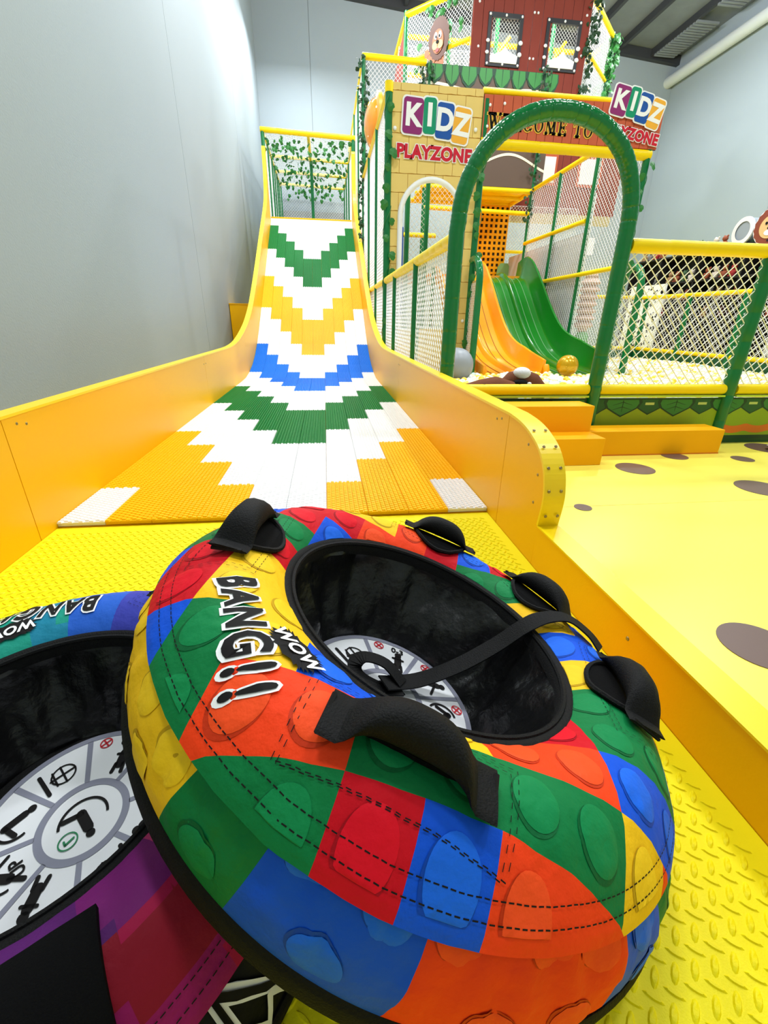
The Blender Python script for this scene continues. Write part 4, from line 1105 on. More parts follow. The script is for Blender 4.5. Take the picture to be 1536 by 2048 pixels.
for z, yq, i in TOYS:
    same = [t for t in TOYS if t[0] == z and t[2] == i]; k = same.index((z, yq, i))
    o = bpy.data.objects.new('shelf_plush', TMs[i]); COL.objects.link(o); o.location = (10.46, yq, z)
    lab = f'{ORD[k]} {TN[i]} plush toy from the left on the {SN[z]} row of the black shelving' if len(same) > 1 else f'only {TN[i]} plush toy on the {SN[z]} row of the black shelving'
    tag(o, lab, 'plush toy', 'plush toys on the black shelving')
# white boards with black spots
def spotted(label, x, y0, y1, z0, z1):
    g = thing('spotted_board', label, 'panel', (x, (y0+y1)/2, ZF))
    MB().box((x, y0, ZF), (x+.06, y1, z1)).build('board', M_WHITE, g)
    mb = MB()
    for k in range(int((y1-y0)*(z1-z0)*42)):
        yc = random.uniform(y0+.06, y1-.06); zc = random.uniform(z0+.05, z1-.05); r = random.uniform(.025, .055); n = 9
        mb.prism([(yc+r*random.uniform(.7, 1.2)*math.cos(2*PI*i/n), zc+r*random.uniform(.7, 1.2)*math.sin(2*PI*i/n)) for i in range(n)], .004, Matrix(((0, 0, -1, x), (1, 0, 0, 0), (0, 1, 0, 0), (0, 0, 0, 1))))
    tag(mb.build('black_spots', M_INK, g), kind='stuff')
spotted('white board with black dapple spots behind the fence, left of the shelving', 9.6, 12.7, 14.2, .4, 2.15)
spotted('white board with black dapple spots behind the fence at the right edge', 9.4, 7.6, 8.9, .4, 1.7)
# lion head sign and drum on top of the shelving
ls = thing('lion_head_sign', 'round lion-face cut-out on top of the shelving at the right edge', 'cutout', (10.2, 10.9, 2.94))
ML = Matrix(((.3, 0, -.95, 10.3), (-.95, 0, -.3, 10.55), (0, 1, 0, 3.22), (0, 0, 0, 1)))
def d2(pts, m, nm, dz): return MB().prism(pts, .02, ML @ Matrix.Translation((0, 0, dz))).build(nm, m, ls)
M_LM = mat('lion_rust_mane', (140, 62, 34), .6)
d2(el(.0, .0, .40, .42, 36, .0), M_WHITE, 'white_border', 0); d2(el(0, 0, .37, .39, 36, .02), M_LM, 'mane', .02); d2(el(-.04, -.02, .22, .24), mat('lion_cream', (232, 190, 128), .6), 'face', .04)
for sx in (-1, 1): d2(el(-.04+sx*.09, .05, .022, .03, 12), M_INK, 'eye', .06)
d2(el(-.04, -.05, .045, .035, 12), M_INK, 'nose', .06); d2(el(-.04, -.14, .09, .06, 16), M_WHITE, 'muzzle', .055)
dr = thing('white_drum', 'white and grey drum on top of the shelving beside the lion face', 'drum', (10.4, 11.6, 2.94))
Md = Matrix.Translation((10.45, 11.3, 3.22)) @ Matrix.Rotation(PI/2, 4, 'Y')
MB().lathe([(0, -.2), (.27, -.2), (.28, .0), (.27, .2), (0, .2)], 28, Md).build('shell', mat('grey_shell', (160, 170, 180), .5), dr, True)
MB().lathe([(.2, -.23), (.3, -.23), (.3, -.19), (.2, -.19)], 28, Md).build('rim', M_WHITE, dr, True)
# pale foot of a prop at the right frame edge
tag(MB().tube([(4.62, 3.86, ZF), (4.66, 3.84, ZF+.08), (4.72, 3.82, ZF+.2)], [.09, .07, .05], 12).build('sandbag', mat('pale_grey_bag', (196, 196, 192), .8, bump=(30, .3)), None, True), 'small pale grey bag on the floor at the right edge', 'bag')
# ============================================================ inflatable tubes
HOLE, SEAM = .34, .569
TOPP = [(.338, -.004), (.352, .014), (.375, .030), (.405, .043), (.44, .049), (.475, .045), (.51, .030), (.54, .006), (.564, -.020), (.581, -.040), (.589, -.056)]
SIDEP = [(.558, -.032), (.577, -.058), (.602, -.095), (.618, -.13), (.626, -.16), (.630, -.19), (.628, -.222)]
SAG = [Vector((.036, .030, 0))]     # the base of the propped tube sags downhill
def top_h(r):
    r = min(max(r, TOPP[0][0]), TOPP[-1][0])
    for (a, ha), (b, hb) in zip(TOPP, TOPP[1:]):
        if a <= r <= b:
            t = (r-a)/(b-a); return ha+(hb-ha)*t
def wrk(x, y, h, amp=.004):
    """fabric puckers, stronger toward the seam"""
    r = math.hypot(x, y); a = math.atan2(y, x)
    k = 1.0 if r > .5 else .45
    return amp*k*(noise.noise(Vector((a*9, r*6, 1.7)))+.5*noise.noise(Vector((a*26, r*9, 5.1))))
def surf_top(x, y, off=0.0):
    r = math.hypot(x, y)
    return Vector((x, y, top_h(r)+wrk(x, y, 0)+off))
def side_pt(th, t, off=0.0):
    """t 0..1 from seam down"""
    q = t*(len(SIDEP)-1); k = min(int(q), len(SIDEP)-2); u = q-k
    r = SIDEP[k][0]+(SIDEP[k+1][0]-SIDEP[k][0])*u; h = SIDEP[k][1]+(SIDEP[k+1][1]-SIDEP[k][1])*u
    w_ = .010*(noise.noise(Vector((th*14, t*1.3, 9.0)))+.6*noise.noise(Vector((th*33, t*2.0, 4.0))))*math.sin(PI*min(1, t+.12))
    fold = abs(noise.noise(Vector((th*9.5, t*.5, 2.2))))
    w_ += -.020*max(0, .32-fold)*math.exp(-2.2*t)*math.sin(PI*min(1, t*1.6+.1))*1.6
    if t < .14: off *= 0; w_ = -.002+w_*t/.14
    r += w_+off
    return Vector((r*math.cos(th), r*math.sin(th), h))+SAG[0]*t
def fabric(name, col):
    return mat(name, col, .6, .15, bump=(20, .32, 5), var=(24, .05))
GA = Vector((.972, -.236))*.1075; GB = Vector((.236, .972))*.1075; GO = Vector((-.384, -.365))
def drape_mesh(me, M2, off, name, m, parent, fn=None):
    """wrap a flat mesh (x,y) over the tube top after the 2D transform M2"""
    bm = bmesh.new(); bm.from_mesh(me)
    bmesh.ops.triangulate(bm, faces=bm.faces)
    for it in range(3):
        es = [e for e in bm.edges if e.calc_length() > .03/it_scale(M2)]
        if not es: break
        bmesh.ops.subdivide_edges(bm, edges=es, cuts=1)
    for v in bm.verts:
        p = M2 @ Vector((v.co.x, v.co.y, 0)); ex = v.co.z
        v.co = fn(p.x, p.y, off+ex) if fn else surf_top(p.x, p.y, off+ex)
    bm.normal_update(); me2 = bpy.data.meshes.new(name); bm.to_mesh(me2); bm.free(); me2.materials.append(m)
    return link(name, me2, parent, local=True)
def it_scale(M2): return M2.to_scale().x
def text2d(body, size, offset, shear, spacing):
    return text_mesh(body, size, offset, 0.0, shear, spacing, 'CENTER', 3)

def build_tube(label, c, nrm_, spin, cover):
    root = thing('snow_tube', label, 'tube', c)
    n = Vector(nrm_).normalized(); e1 = (Vector((1, 0, 0))-n.x*n).normalized(); e2 = n.cross(e1)
    Mx = Matrix(((e1.x, e2.x, n.x, c[0]), (e1.y, e2.y, n.y, c[1]), (e1.z, e2.z, n.z, c[2]), (0, 0, 0, 1)))
    root.matrix_world = Mx
    cover(root)
    # hole lining: black fabric with folds
    mb = MB(); prf = [(.338, -.004), (.331, -.02), (.322, -.05), (.305, -.09), (.287, -.13), (.268, -.17), (.25, -.205), (.238, -.232), (.232, -.244)]
    seg = 120; vs = []
    for k in range(seg):
        a = 2*PI*k/seg
        for i, (r, h) in enumerate(prf):
            t = i/(len(prf)-1); w_ = .042*math.sin(PI*t)*(noise.noise(Vector((math.cos(a)*3.5, math.sin(a)*3.5, t*2.0)))+.5*noise.noise(Vector((math.cos(a)*8, math.sin(a)*8, t*5))))
            vs.append(((r+w_)*math.cos(a), (r+w_)*math.sin(a), h))
    nn = len(prf); fs = [(k*nn+i, ((k+1) % seg)*nn+i, ((k+1) % seg)*nn+i+1, k*nn+i+1) for k in range(seg) for i in range(nn-1)]
    mb.add(vs, fs); mb.build('hole_lining', mat('black_nylon', (12, 12, 13), .32, .4, bump=(12, .6, 6)), root, True, True)
    # bound rim of the hole
    prf = [(.328, -.022), (.330, .002), (.340, .013), (.350, .016), (.356, .014), (.352, .004)]
    mb = MB(); mb.lathe(prf, 120); mb.build('hole_rim', M_BLACK, root, True, True)
    mb = MB(); mb.tube([(.334*math.cos(2*PI*k/100), .334*math.sin(2*PI*k/100), .010) for k in range(100)], .006, 6, closed=True); mb.build('rim_piping', M_BLACK, root, True, True)
    # black base with skirt
    mb = MB(); mb.lathe([(.0, -.246), (.60, -.246), (.630, -.243), (.639, -.234), (.640, -.208), (.634, -.200), (.622, -.204)], 120, Matrix.Translation(SAG[0])); mb.build('black_base', M_BLACK, root, True, True)
    return root
def info_disc(root, rot, full=True):
    """printed white safety disc on the floor of the hole"""
    z = -.244; g = bpy.data.objects.new('info_disc', None)
    mb = MB(); n = 72
    mb.prism([(.231*math.cos(2*PI*k/n), .231*math.sin(2*PI*k/n)) for k in range(n)], .002, Matrix.Translation((0, 0, z)))
    base = mb.build('info_disc', mat('white_print_fabric', (238, 240, 244), .6), root, local=True)
    GR = mat('grey_print', (136, 138, 156), .6); RED = mat('red_print', (206, 20, 40), .6); GRN = mat('green_print', (10, 130, 80), .6)
    def flat(mb, nm, m, lift): return mb.build(nm, m, base, local=True)
    def ring(mb, ra, rb, zz, seg=72, a0=0, a1=2*PI, c=(0, 0)):
        vs = []; 
        for k in range(seg+1):
            a = a0+(a1-a0)*k/seg
            vs += [(c[0]+ra*math.cos(a), c[1]+ra*math.sin(a), zz), (c[0]+rb*math.cos(a), c[1]+rb*math.sin(a), zz)]
        mb.add(vs, [(2*k, 2*k+1, 2*k+3, 2*k+2) for k in range(seg)])
    z1, z2 = z+.0032, z+.0042
    mb = MB(); ring(mb, .216, .2305, z1); ring(mb, .080, .096, z1)
    for k in range(8):
        a = rot+2*PI*k/8; d = Vector((math.cos(a), math.sin(a))); t = Vector((-d.y, d.x))*.0055
        mb.add([(*(d*.094-t), z1), (*(d*.094+t), z1), (*(d*.218+t*1.2), z1), (*(d*.218-t*1.2), z1)], [(0, 1, 2, 3)])
    flat(mb, 'grey_dividers', GR, 0)
    ink = MB(); red = MB(); gre = MB()
    def cap(mb, a, b, w_, zz=z2):
        w_ *= 0.9
        a = Vector(a); b = Vector(b); d = (b-a).normalized(); t = Vector((-d.y, d.x))*w_
        pts = [a+t*math.cos(u)*1-d*w_*math.sin(u) for u in [PI*i/5 for i in range(6)]]+[b-t*math.cos(u)+d*w_*math.sin(u) for u in [PI*i/5 for i in range(6)]]
        mb.add([(p.x, p.y, zz) for p in pts], [tuple(range(len(pts)))])
    def dot(mb, c, r, zz=z2):
        r *= 1.05
        mb.add([(c[0]+r*math.cos(2*PI*k/14), c[1]+r*math.sin(2*PI*k/14), zz) for k in range(14)], [tuple(range(14))])
    def frame(a, r):
        """local frame for a sector: origin at radius r, x outward-tangential"""
        d = Vector((math.cos(a), math.sin(a))); t = Vector((-d.y, d.x))
        return lambda u, v: d*(r+v*1.12)+t*u*1.12
    for k in range(8):
        ink = MB(); a = rot+2*PI*(k+.5)/8; f = frame(a, .155)
        # red cross in circle in most sectors
        if k not in (2, 5):
            red = MB(); cc = f(.035, .035); ring(red, .0125, .0155, z2, 20, c=cc)
            for s in (-1, 1): cap(red, cc+Vector((-.009, -.009*s)), cc+Vector((.009, .009*s)), .0022)
            flat(red, 'red_cross', RED, 0)
        if k % 4 == 0:     # rider falling from a tube
            dot(ink, f(-.03, .03), .009); cap(ink, f(-.022, .02), f(.01, -.012), .011); cap(ink, f(.01, -.012), f(.03, -.03), .006); cap(ink, f(-.02, .01), f(-.035, -.02), .004)
            ring(ink, .028, .033, z2, 20, a-1.2, a+1.6, f(.002, -.006))
        elif k % 4 == 1:   # small child and a tall figure
            dot(ink, f(-.02, .02), .010); cap(ink, f(-.02, .008), f(-.02, -.022), .012); cap(ink, f(-.028, -.02), f(-.03, -.04), .005); cap(ink, f(-.012, -.02), f(-.01, -.04), .005); cap(ink, f(-.034, .004), f(-.006, .004), .004)
        elif k % 4 == 2:   # helmet
            ring(ink, .024, .028, z2, 24, 0, 2*PI, f(-.005, .0)); cap(ink, f(-.028, 0), f(.02, 0), .003); cap(ink, f(-.005, .024), f(-.005, -.024), .0025); cap(ink, f(.012, .02), f(.012, -.02), .0025); cap(ink, f(.034, .03), f(.030, -.03), .005)
        else:              # kneeling rider with curved tube
            dot(ink, f(-.03, -.02), .009); cap(ink, f(-.02, -.012), f(.008, .010), .010); cap(ink, f(.008, .010), f(.022, -.018), .006)
            ring(ink, .034, .040, z2, 20, a+.2, a+2.6, f(0, -.006))
        flat(ink, 'pictogram', M_INK, 0)
    ink = MB()
    # centre: seated rider and green tick
    dot(ink, (.030, -.032), .009); cap(ink, (.02, -.02), (-.01, .012), .012); cap(ink, (-.01, .012), (-.042, -.004), .007); ring(ink, .046, .052, z2, 24, .3, 3.6)
    ring(gre, .017, .020, z2, 24, c=(-.012, -.045)); cap(gre, (-.02, -.046), (-.014, -.053), .0025); cap(gre, (-.014, -.053), (-.003, -.038), .0025)
    flat(ink, 'pictogram', M_INK, 0); flat(gre, 'green_tick', GRN, 0)
    for body, k, sz, rr_, du in (('UP', 4, .034, .125, 0), ('0-3', 1, .030, .195, -.02), ('TALL', 6, .018, .196, .0)):
        a = rot+2*PI*(k+.5)/8; d = Vector((math.cos(a), math.sin(a))); t = Vector((-d.y, d.x)); p = d*rr_+t*du
        me = text2d(body, sz, .0008, 0, 1); me.transform(Matrix.Translation((p.x, p.y, z2)) @ Matrix.Rotation(a-PI/2, 4, 'Z')); me.materials.append(M_INK)
        link('printed_word', me, base, local=True)
    return base
def handle(root, th, r=.465, L=.25, patch=True, lift=.006, wide=1.0, tilt=0.0, flop=0.0):
    """padded webbing handle, tangential at angle th"""
    d = Vector((math.cos(th), math.sin(th), 0)); t = Vector((-d.y, d.x, 0))
    base = surf_top(d.x*r, d.y*r)
    eps = .01
    pa = surf_top(d.x*(r+eps), d.y*(r+eps)); n = (pa-base).normalized().cross(t); n = -n if n.z < 0 else n; n.normalize(); out = t.cross(n)
    out = out if out.dot(d) > 0 else -out
    g = None
    W = lambda u, v, h: base+t*u+out*v+n*h
    if patch:   # half-oval pad toward the hole
        mb = MB(); pts = []
        for i in range(19):
            a = PI*i/18; pts.append((L*.36*math.cos(a), -.085*math.sin(a)))
        vs = []
        for h in (.0, .008):
            for u, v in pts:
                q = base+t*u+d*v; s_ = surf_top(q.x, q.y); vs.append(s_+n*(h+.002))
        m_ = len(pts); mb.add(vs, [tuple(range(m_-1, -1, -1)), tuple(range(m_, 2*m_))]+[(i, (i+1) % m_, m_+(i+1) % m_, m_+i) for i in range(m_)])
        pb = mb.build('handle_pad', mat('black_felt', (10, 10, 11), .9, .1, bump=(400, .2)), root, local=True)
        mb = MB(); mb.tube([surf_top((base+t*u+d*v).x, (base+t*u+d*v).y)+n*.010 for u, v in pts], .006, 6); mb.build('pad_binding', M_BLACK, pb, True, True)
    # grip: flat webbing at the ends, fat sausage in the middle
    N = 26; path = []; ra = []; fl = []
    rings = []; seg = 14
    for i in range(N+1):
        s_ = i/N*2-1; e = abs(s_)
        prof_ = max(0.0, 1-(e/.72)**2.6) if e < .72 else 0
        hgt = .008+lift*prof_**.6
        hw = (.040*(1-prof_)+.034*prof_)*wide; ht = .004+.026*prof_**.7
        cpt = W(s_*L/2, flop*prof_+tilt*s_, 0); cs_ = surf_top(cpt.x, cpt.y) if e > .72 else None
        ctr = W(s_*L/2, flop*prof_+tilt*s_, hgt+ht)
        if cs_ is not None and cs_.z+.006 > ctr.z-.004: ctr = cs_+n*.010
        ax = (out*.8+n*.6*prof_).normalized() if flop else out
        nx2 = t.cross(ax).normalized()
        rings.append([ctr+ax*hw*math.copysign(abs(math.cos(2*PI*k/seg))**.8, math.cos(2*PI*k/seg))+nx2*ht*math.sin(2*PI*k/seg) for k in range(seg)])
    vs = [q for R_ in rings for q in R_]; fs = [(i*seg+k, i*seg+(k+1) % seg, (i+1)*seg+(k+1) % seg, (i+1)*seg+k) for i in range(N) for k in range(seg)]
    fs += [tuple(range(seg-1, -1, -1)), tuple(N*seg+k for k in range(seg))]
    gr = MB().add(vs, fs).build('handle_grip', M_BLACK, root, True, True)
    for e in (-1, 1):
        a = W(e*L*.49, -.030, .012); b = W(e*L*.49, .030, .012)
        a = surf_top(a.x, a.y)+n*.017; b = surf_top(b.x, b.y)+n*.017
        MB().tube([a, a.lerp(b, .5), b], .004, 5).build('flap_stitch', M_INK, gr, True, True)
def stitch_line(mb, pts, fn, gap=.0105, ln=.0075, wd=.0006):
    """dashes along a 2D polyline"""
    acc = 0
    for a, b in zip(pts, pts[1:]):
        a = Vector(a); b = Vector(b); L = (b-a).length; n = max(1, int(L/gap)); d = (b-a)/max(L, 1e-9); tt = Vector((-d.y, d.x))*wd
        for i in range(n):
            p = a+d*(i*L/n); q = p+d*ln
            mb.add([fn(*(p-tt)), fn(*(q-tt)), fn(*(q+tt)), fn(*(p+tt))], [(0, 1, 2, 3)])
def ring_cover(mats, cut_lines, colour_of, root, name, seg=168):
    """top cover ring cut along straight print lines, coloured per face"""
    bm = bmesh.new(); rs = []
    for (a, ha), (b, hb) in zip(TOPP, TOPP[1:]):
        rs += [a+(b-a)*u for u in (0, .5)]
    rs.append(TOPP[-1][0]); grid = []
    for k in range(seg):
        a = 2*PI*k/seg; grid.append([bm.verts.new((r*math.cos(a), r*math.sin(a), 0)) for r in rs])
    for k in range(seg):
        for i in range(len(rs)-1): bm.faces.new((grid[k][i], grid[(k+1) % seg][i], grid[(k+1) % seg][i+1], grid[k][i+1]))
    for co, no in cut_lines:
        bmesh.ops.bisect_plane(bm, geom=bm.verts[:]+bm.edges[:]+bm.faces[:], plane_co=(co[0], co[1], 0), plane_no=(no[0], no[1], 0), dist=1e-6)
    for f in bm.faces:
        c = f.calc_center_median(); f.material_index = colour_of(c.x, c.y); f.smooth = True
    for v in bm.verts: v.co = surf_top(v.co.x, v.co.y)
    me = bpy.data.meshes.new(name); bm.to_mesh(me); bm.free()
    for m in mats: me.materials.append(m)
    return link(name, me, root, local=True)
def side_cover(mats, breaks, root, name, seg=240, rows=18):
    """side panel; breaks = [(theta_deg, material index)] ascending, slanted print edges"""
    vs = []; fs = []; mi = []
    ths = sorted(set([2*PI*k/seg for k in range(seg)]))
    for k in range(seg):
        for i in range(rows+1): vs.append(side_pt(2*PI*k/seg-PI+math.radians(4)*(.5-i/rows), i/rows))
    for k in range(seg):
        thd = (k+.5)/seg*360-180
        for i in range(rows):
            fs.append((k*(rows+1)+i, k*(rows+1)+i+1, ((k+1) % seg)*(rows+1)+i+1, ((k+1) % seg)*(rows+1)+i))
            q = thd; m = breaks[-1][1]
            for b, mm in breaks:
                if q >= b: m = mm
            mi.append(m)
    me = bpy.data.meshes.new(name); me.from_pydata([tuple(v) for v in vs], [], fs); me.update()
    for m in mats: me.materials.append(m)
    me.polygons.foreach_set('material_index', mi); me.polygons.foreach_set('use_smooth', [True]*len(fs))
    return link(name, me, root, local=True)

# ---------------------------------------------------------------- right tube: brick print
FC = {'R': (206, 10, 30), 'G': (8, 118, 62), 'B': (14, 84, 216), 'Y': (250, 196, 26), 'O': (250, 66, 22)}
SC = {'R': (224, 12, 36), 'G': (12, 130, 72), 'B': (26, 104, 230), 'Y': (252, 204, 34), 'O': (252, 80, 32)}
KEYS = 'RGBYO'
FM = [fabric('print_'+k, FC[k]) for k in KEYS]; SM = [fabric('stud_'+k, SC[k]) for k in KEYS]
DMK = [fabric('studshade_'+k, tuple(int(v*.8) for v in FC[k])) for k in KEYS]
CELL = {(0,0):'O',(1,0):'O',(1,1):'B',(2,1):'B',(0,1):'Y',(0,2):'Y',(-1,1):'G',(-1,0):'G',(-1,2):'Y',(-1,3):'Y',(-2,2):'R',(-2,1):'B',(-2,0):'B',(1,-1):'G',(0,-1):'G',(-1,-1):'G',
        (2,-1):'R',(3,-1):'B',(4,-1):'O',(5,-1):'O',(2,0):'G',(3,0):'G',(4,0):'G',(5,0):'G',(6,0):'Y',(3,1):'Y',(4,1):'O',(5,1):'O',(6,1):'B',(7,1):'B',(5,2):'R',(4,2):'R',(6,2):'G',(6,3):'G',(7,3):'G',(7,2):'G',
        (6,4):'Y',(7,4):'Y',(6,5):'B',(7,5):'B',(5,5):'B',(5,6):'Y',(6,6):'Y',(4,6):'O',(5,7):'G',(4,7):'G',(6,7):'O',(3,7):'R',(2,7):'O',(1,7):'O',(0,6):'B',(0,5):'B',(-1,5):'G',(0,4):'G',(-1,4):'R',(0,3):'Y',(-2,3):'R',(-2,4):'G',
        (1,6):'B',(-1,6):'R',(0,7):'R',(-1,7):'R',(1,8):'Y',(2,8):'O',(3,8):'R',(0,8):'Y',(2,6):'O',(3,6):'G',(4,8):'B',(5,8):'R',(-3,2):'G',(-3,3):'B',(-3,1):'R',(-2,5):'Y',(-2,6):'B',(2,-2):'R',(3,-2):'B',(1,-2):'B',(4,-2):'O'}
def cell(x, y):
    p = Vector((x, y))-GO; i = round(p.dot(GA)/GA.length_squared); j = round(p.dot(GB)/GB.length_squared); return (i, j)
def ccol(ij): return KEYS.index(CELL.get(ij, KEYS[(ij[0]*7+ij[1]*3) % 5]))
def cover_bricks(root):
    lines = []
    for k in range(-6, 12):
        p = GO+GA*(k+.5); lines.append((p, GA.normalized())); p = GO+GB*(k+.5); lines.append((p, GB.normalized()))
    ring_cover(FM, lines, lambda x, y: ccol(cell(x, y)), root, 'top_cover')
    br = [(-180, 3), (-137, 1), (-123, 2), (-101.5, 4), (-70, 2), (-58, 1), (-40, 0), (-22, 2), (0, 4), (22, 3), (48, 1), (75, 2), (104, 0), (126, 3), (146, 2), (160, 1), (170, 3)]
    side_cover(FM, br, root, 'side_cover')
    # printed studs, each a low disc with its printed edge
    def stud(fn, ci):
        n = 28; one = MB()
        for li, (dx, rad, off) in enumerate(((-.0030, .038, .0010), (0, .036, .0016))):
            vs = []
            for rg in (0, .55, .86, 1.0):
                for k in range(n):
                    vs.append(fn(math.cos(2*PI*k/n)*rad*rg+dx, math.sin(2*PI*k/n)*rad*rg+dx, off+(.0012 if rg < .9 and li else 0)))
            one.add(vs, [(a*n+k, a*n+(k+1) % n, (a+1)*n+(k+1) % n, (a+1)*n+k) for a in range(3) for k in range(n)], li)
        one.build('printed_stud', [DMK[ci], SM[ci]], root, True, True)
    for i in range(-4, 10):
        for j in range(-4, 11):
            c0 = GO+GA*i+GB*j; r = c0.length
            if r < .325 or r > .60: continue
            def ftop(u, v, off, c0=c0):
                q = c0+Vector((u, v)); rr_ = q.length; q = q*(min(max(rr_, .352), .580)/rr_); return surf_top(q.x, q.y, off)
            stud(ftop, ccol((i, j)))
    def side_mat(thd):
        m = br[-1][1]
        for b, mm in br:
            if thd >= b: m = mm
        return m
    for th, t in ((-168, .3), (-160, .75), (-151, .3), (-146, .7), (-140, .35), (-130, .62), (-117, .12), (-112.5, .62), (-106, .18), (-97, .16), (-91, .72), (-84, .16), (-79, .72), (-75, .25), (-64, .28), (-62, .7), (-48, .5), (-30, .3), (-12, .5), (-176, .5), (165, .4), (152, .5), (138, .4)):
        def fside(u, v, off, a0=math.radians(th), t=t): return side_pt(a0+u/.6, min(max(t+v/.225, .04), .9), off)
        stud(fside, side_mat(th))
    common_trim(root, (-110, -20, 28, 74, 170))
    lettering(root, -150, .48, 1.0)
    # pull strap over the right rim
    mb = MB(); pts = [(-.03, .00, -.205), (.03, .03, -.215), (.09, .045, -.20), (.17, .055, -.14), (.25, .07, -.06), (.31, .08, .02), (.36, .09, .055), (.42, .085, .075), (.475, .05, .065), (.505, .02, .045)]
    ribbon(mb, pts, .024); mb.build('pull_strap', M_BLACK, root, False, True)
    mb = MB(); pts = [(.03, .02, -.21), (-.02, .055, -.19), (-.075, .07, -.195), (-.10, .055, -.21), (-.085, .03, -.225), (-.03, .005, -.225), (.03, .01, -.222)]
    ribbon(mb, pts, .020); mb.build('strap_loop', M_BLACK, root, False, True)
def ribbon(mb, pts, hw, th=.002, upv=(0, 0, 1)):
    P = []
    for i in range(len(pts)-1):
        for k in range(5):
            u = k/5; a = [Vector(pts[max(0, min(len(pts)-1, i+d))]) for d in (-1, 0, 1, 2)]
            P.append(.5*((2*a[1])+(a[2]-a[0])*u+(2*a[0]-5*a[1]+4*a[2]-a[3])*u*u+(3*a[1]-a[0]-3*a[2]+a[3])*u**3))
    P.append(Vector(pts[-1])); vs = []
    for i, p in enumerate(P):
        t = (P[min(i+1, len(P)-1)]-P[max(0, i-1)]).normalized(); s_ = t.cross(Vector(upv)).normalized(); n = s_.cross(t)
        vs += [p-s_*hw-n*th, p+s_*hw-n*th, p+s_*hw+n*th, p-s_*hw+n*th]
    m = len(P); mb.add(vs, [(4*i+k, 4*i+(k+1) % 4, 4*i+4+(k+1) % 4, 4*i+4+k) for i in range(m-1) for k in range(4)]+[(3, 2, 1, 0), tuple(4*(m-1)+k for k in range(4))])
def common_trim(root, handles):
    # double stitching along the seam, hem strip
    mb = MB()
    for rad in (.560, .575):
        pts = [(rad*math.cos(2*PI*k/160), rad*math.sin(2*PI*k/160)) for k in range(161)]
        stitch_line(mb, pts, lambda x, y: surf_top(x, y, .0032))
    for hd in handles:
        th = math.radians(hd); d = Vector((math.cos(th), math.sin(th))); t = Vector((-d.y, d.x))
        for g in (0, .012):
            q = [d*(.395+g)-t*(.165-g), d*(.395+g)+t*(.165-g), d*(.538-g)+t*(.165-g), d*(.538-g)-t*(.165-g), d*(.395+g)-t*(.165-g)]
            q = [p*(min(max(p.length, .36), .548)/p.length) for p in q]
            sub = []
            for a, b in zip(q, q[1:]): sub += [a.lerp(b, i/8) for i in range(8)]
            sub.append(q[-1]); stitch_line(mb, sub, lambda x, y: surf_top(x, y, .0032))
    mb.build('stitching', M_INK, root, False, True)
    for hd in handles: handle(root, math.radians(hd), flop=(-.012 if hd == -110 else 0.0))
def lettering(root, thd, r, sc):
    th = math.radians(thd)
    # BANG!! along an arc, reading clockwise seen from above
    d = Vector((math.cos(th), math.sin(th), 0)); ang = th+PI/2
    M2 = Matrix.Translation((d.x*r, d.y*r, 0)) @ Matrix.Rotation(ang-.22, 4, 'Z')
    for off, m, lift, nm in ((.0082, M_WHITE, .0042, 'lettering_outline'), (.0030, M_INK, .0058, 'lettering')):
        for ch, u, rz, vv, sy in zip('BANG!!', (-.112, -.066, -.014, .042, .086, .119), (.10, .06, .02, -.02, -.05, -.08), (.004, .004, .004, .002, .0, -.003), (1.05, .9, .95, 1.1, 1.1, 1.1)):
            me = text2d(ch, .086*sc, off, .22, 1)
            drape_mesh(me, M2 @ Matrix.Translation((u*sc, vv, 0)) @ Matrix.Rotation(rz, 4, 'Z') @ Matrix.Diagonal((.74, sy, 1, 1)), lift, nm, m, root)
    th2 = th+.19; d = Vector((math.cos(th2), math.sin(th2), 0)); M3 = Matrix.Translation((d.x*(r-.052), d.y*(r-.052), 0)) @ Matrix.Rotation(th2+PI/2, 4, 'Z')
    mb = MB(); n = 44; ring = []
    for k in range(n):
        a = 2*PI*k/n; s_ = 1.0 if k % 2 else .82; ring.append((.056*s_*math.copysign(abs(math.cos(a))**.55, math.cos(a)), .027*s_*math.copysign(abs(math.sin(a))**.55, math.sin(a)), 0))
    mb.add(ring+[(0, 0, 0)], [(k, (k+1) % n, n) for k in range(n)]); me = mb.mesh('wow', M_INK)
    me.materials.clear(); drape_mesh(me, M3, .0050, 'wow_burst', M_INK, root)
    me = text2d('WOW', .036, .0012, .15, 1.05); drape_mesh(me, M3, .0068, 'wow_lettering', M_WHITE, root)
t1 = build_tube('brick-print snow tube in red, green, blue, yellow and orange, propped on the rainbow tube', (.218, .821, .446), (.372, .038, .927), 0, cover_bricks)
info_disc(t1, math.radians(12))

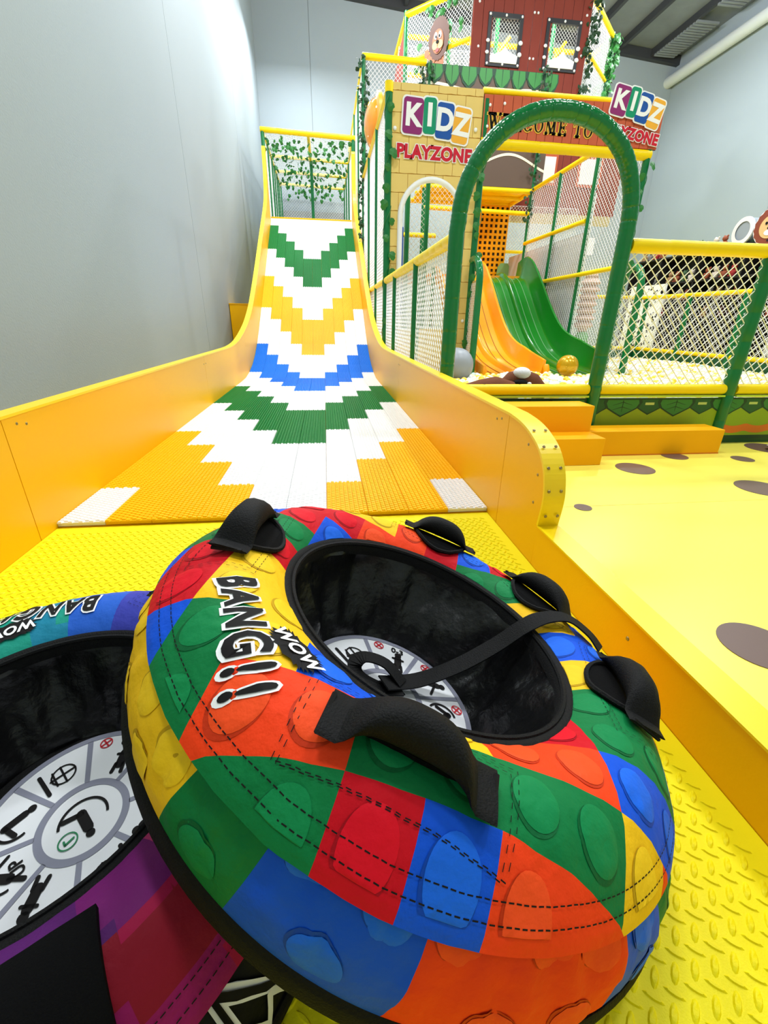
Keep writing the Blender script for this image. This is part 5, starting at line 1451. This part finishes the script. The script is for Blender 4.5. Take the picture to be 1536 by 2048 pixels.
# ---------------------------------------------------------------- left tube: rainbow facets
RB_ = [(40, 20, 60), (88, 30, 104), (120, 30, 110), (150, 22, 92), (170, 20, 70), (140, 20, 40), (196, 60, 120), (60, 66, 170), (40, 96, 200), (52, 130, 224), (30, 130, 160), (30, 150, 130), (40, 160, 90), (120, 190, 50), (66, 40, 130), (90, 60, 150), (18, 90, 110), (20, 60, 60)]
RM = [fabric('facet_%02d' % i, c) for i, c in enumerate(RB_)]
def rb_col(x, y):
    a = math.degrees(math.atan2(y, x)); r = math.hypot(x, y)
    i = math.floor((a+8*(r-.34)/.2)/14); j = math.floor((r-.34)/.082+.35*((i*37) % 5))
    h = (i*73+j*151) % 7
    if a > 140 or a < -150: pal = (12, 13, 12, 11)
    elif a > 118: pal = (11, 12, 13, 11)
    elif a > 104: pal = (10, 11, 16, 10)
    elif a > 88: pal = (8, 8, 10, 7)
    elif a > 66: pal = (7, 7, 8, 14)
    elif a > 30: pal = (14, 7, 15, 14)
    elif a > -20: pal = (1, 15, 14, 2)
    elif a > -34: pal = (4, 5, 3, 4) if r > .47 else (2, 3, 6, 1)
    elif a > -52: pal = (3, 4, 4, 5) if r > .46 else (1, 0, 2, 1)
    elif a > -80: pal = (3, 2, 3, 6) if r > .46 else (1, 15, 1, 2)
    else: pal = (14, 15, 1, 7)
    return pal[h % 4]
def cover_rainbow(root):
    lines = []
    for k in range(26):
        a = math.radians(k*14-180); lines.append(((0, 0), (-math.sin(a+.25), math.cos(a+.25))))
    for k in range(-7, 8): lines.append(((k*.09, 0), (.83, .55))); lines.append(((k*.09, 0), (.3, -.95)))
    ring_cover(RM, lines, rb_col, root, 'top_cover')
    side_cover([fabric('side_teal', (14, 84, 62)), fabric('side_dark', (12, 40, 40)), fabric('side_green', (20, 110, 70)), fabric('side_black', (14, 16, 18))],
               [(-180, 1), (-160, 0), (-130, 1), (-100, 3), (-80, 1), (-60, 0), (-48, 3), (-30, 2), (-10, 0), (20, 1), (60, 2), (100, 0), (140, 1)], root, 'side_cover')
    common_trim(root, (150, 62, 0, 205))
    lettering(root, 112, .462, 1.0)
    # lettering on the side panel near the camera
    def fn(x, y, off): return side_pt(x/.6, min(max(.5-y/.2, .02), .98), off)
    for body, off, m, lift, x0, y0, sz in (('BANG', .004, M_WHITE, .005, -.44, .01, .14), ('BANG', -.002, M_INK, .008, -.44, .01, .14), ('WOW', .001, M_WHITE, .006, -.30, -.02, .09)):
        me = text2d(body, sz, off, .2, 1.0)
        drape_mesh(me, Matrix.Translation((x0, y0, 0)) @ Matrix.Rotation(.25, 4, 'Z'), lift, 'side_lettering', m, root, fn)
SAG[0] = Vector((0, 0, 0))
t2 = build_tube('rainbow-facet snow tube lying flat at the left, with BANG lettering at its far edge', (-.632, .70, .268), (-.02, -.05, .998), 0, cover_rainbow)
dsc = info_disc(t2, math.radians(20)); dsc.location = (.03, .0, .0)
# large black backrest pad on the rainbow tube
mb = MB(); n = 10; vs = []
d = Vector((math.cos(math.radians(-62)), math.sin(math.radians(-62)))); tq = Vector((-d.y, d.x))
for h in (.008, .022):
    for i in range(n+1):
        for j in range(n+1):
            p = d*(.40+.175*i/n)+tq*(-.17+.27*j/n); q = surf_top(p.x, p.y, h+(0 if (i in (0, n) or j in (0, n)) else .006)); vs.append(q)
m = (n+1)**2; fs = []
for L in (0, m):
    for i in range(n):
        for j in range(n): fs.append((L+i*(n+1)+j, L+i*(n+1)+j+1, L+(i+1)*(n+1)+j+1, L+(i+1)*(n+1)+j))
bd = [i for i in range(n)]+[i*(n+1)+n for i in range(n)]+[n*(n+1)+n-i for i in range(n)]+[(n-i)*(n+1) for i in range(n)]
for a, b in zip(bd, bd[1:]+bd[:1]): fs.append((a, b, m+b, m+a))
MB().add(vs, fs).build('backrest_pad', mat('black_felt', (10, 10, 11), .9, .1), t2, True, True)
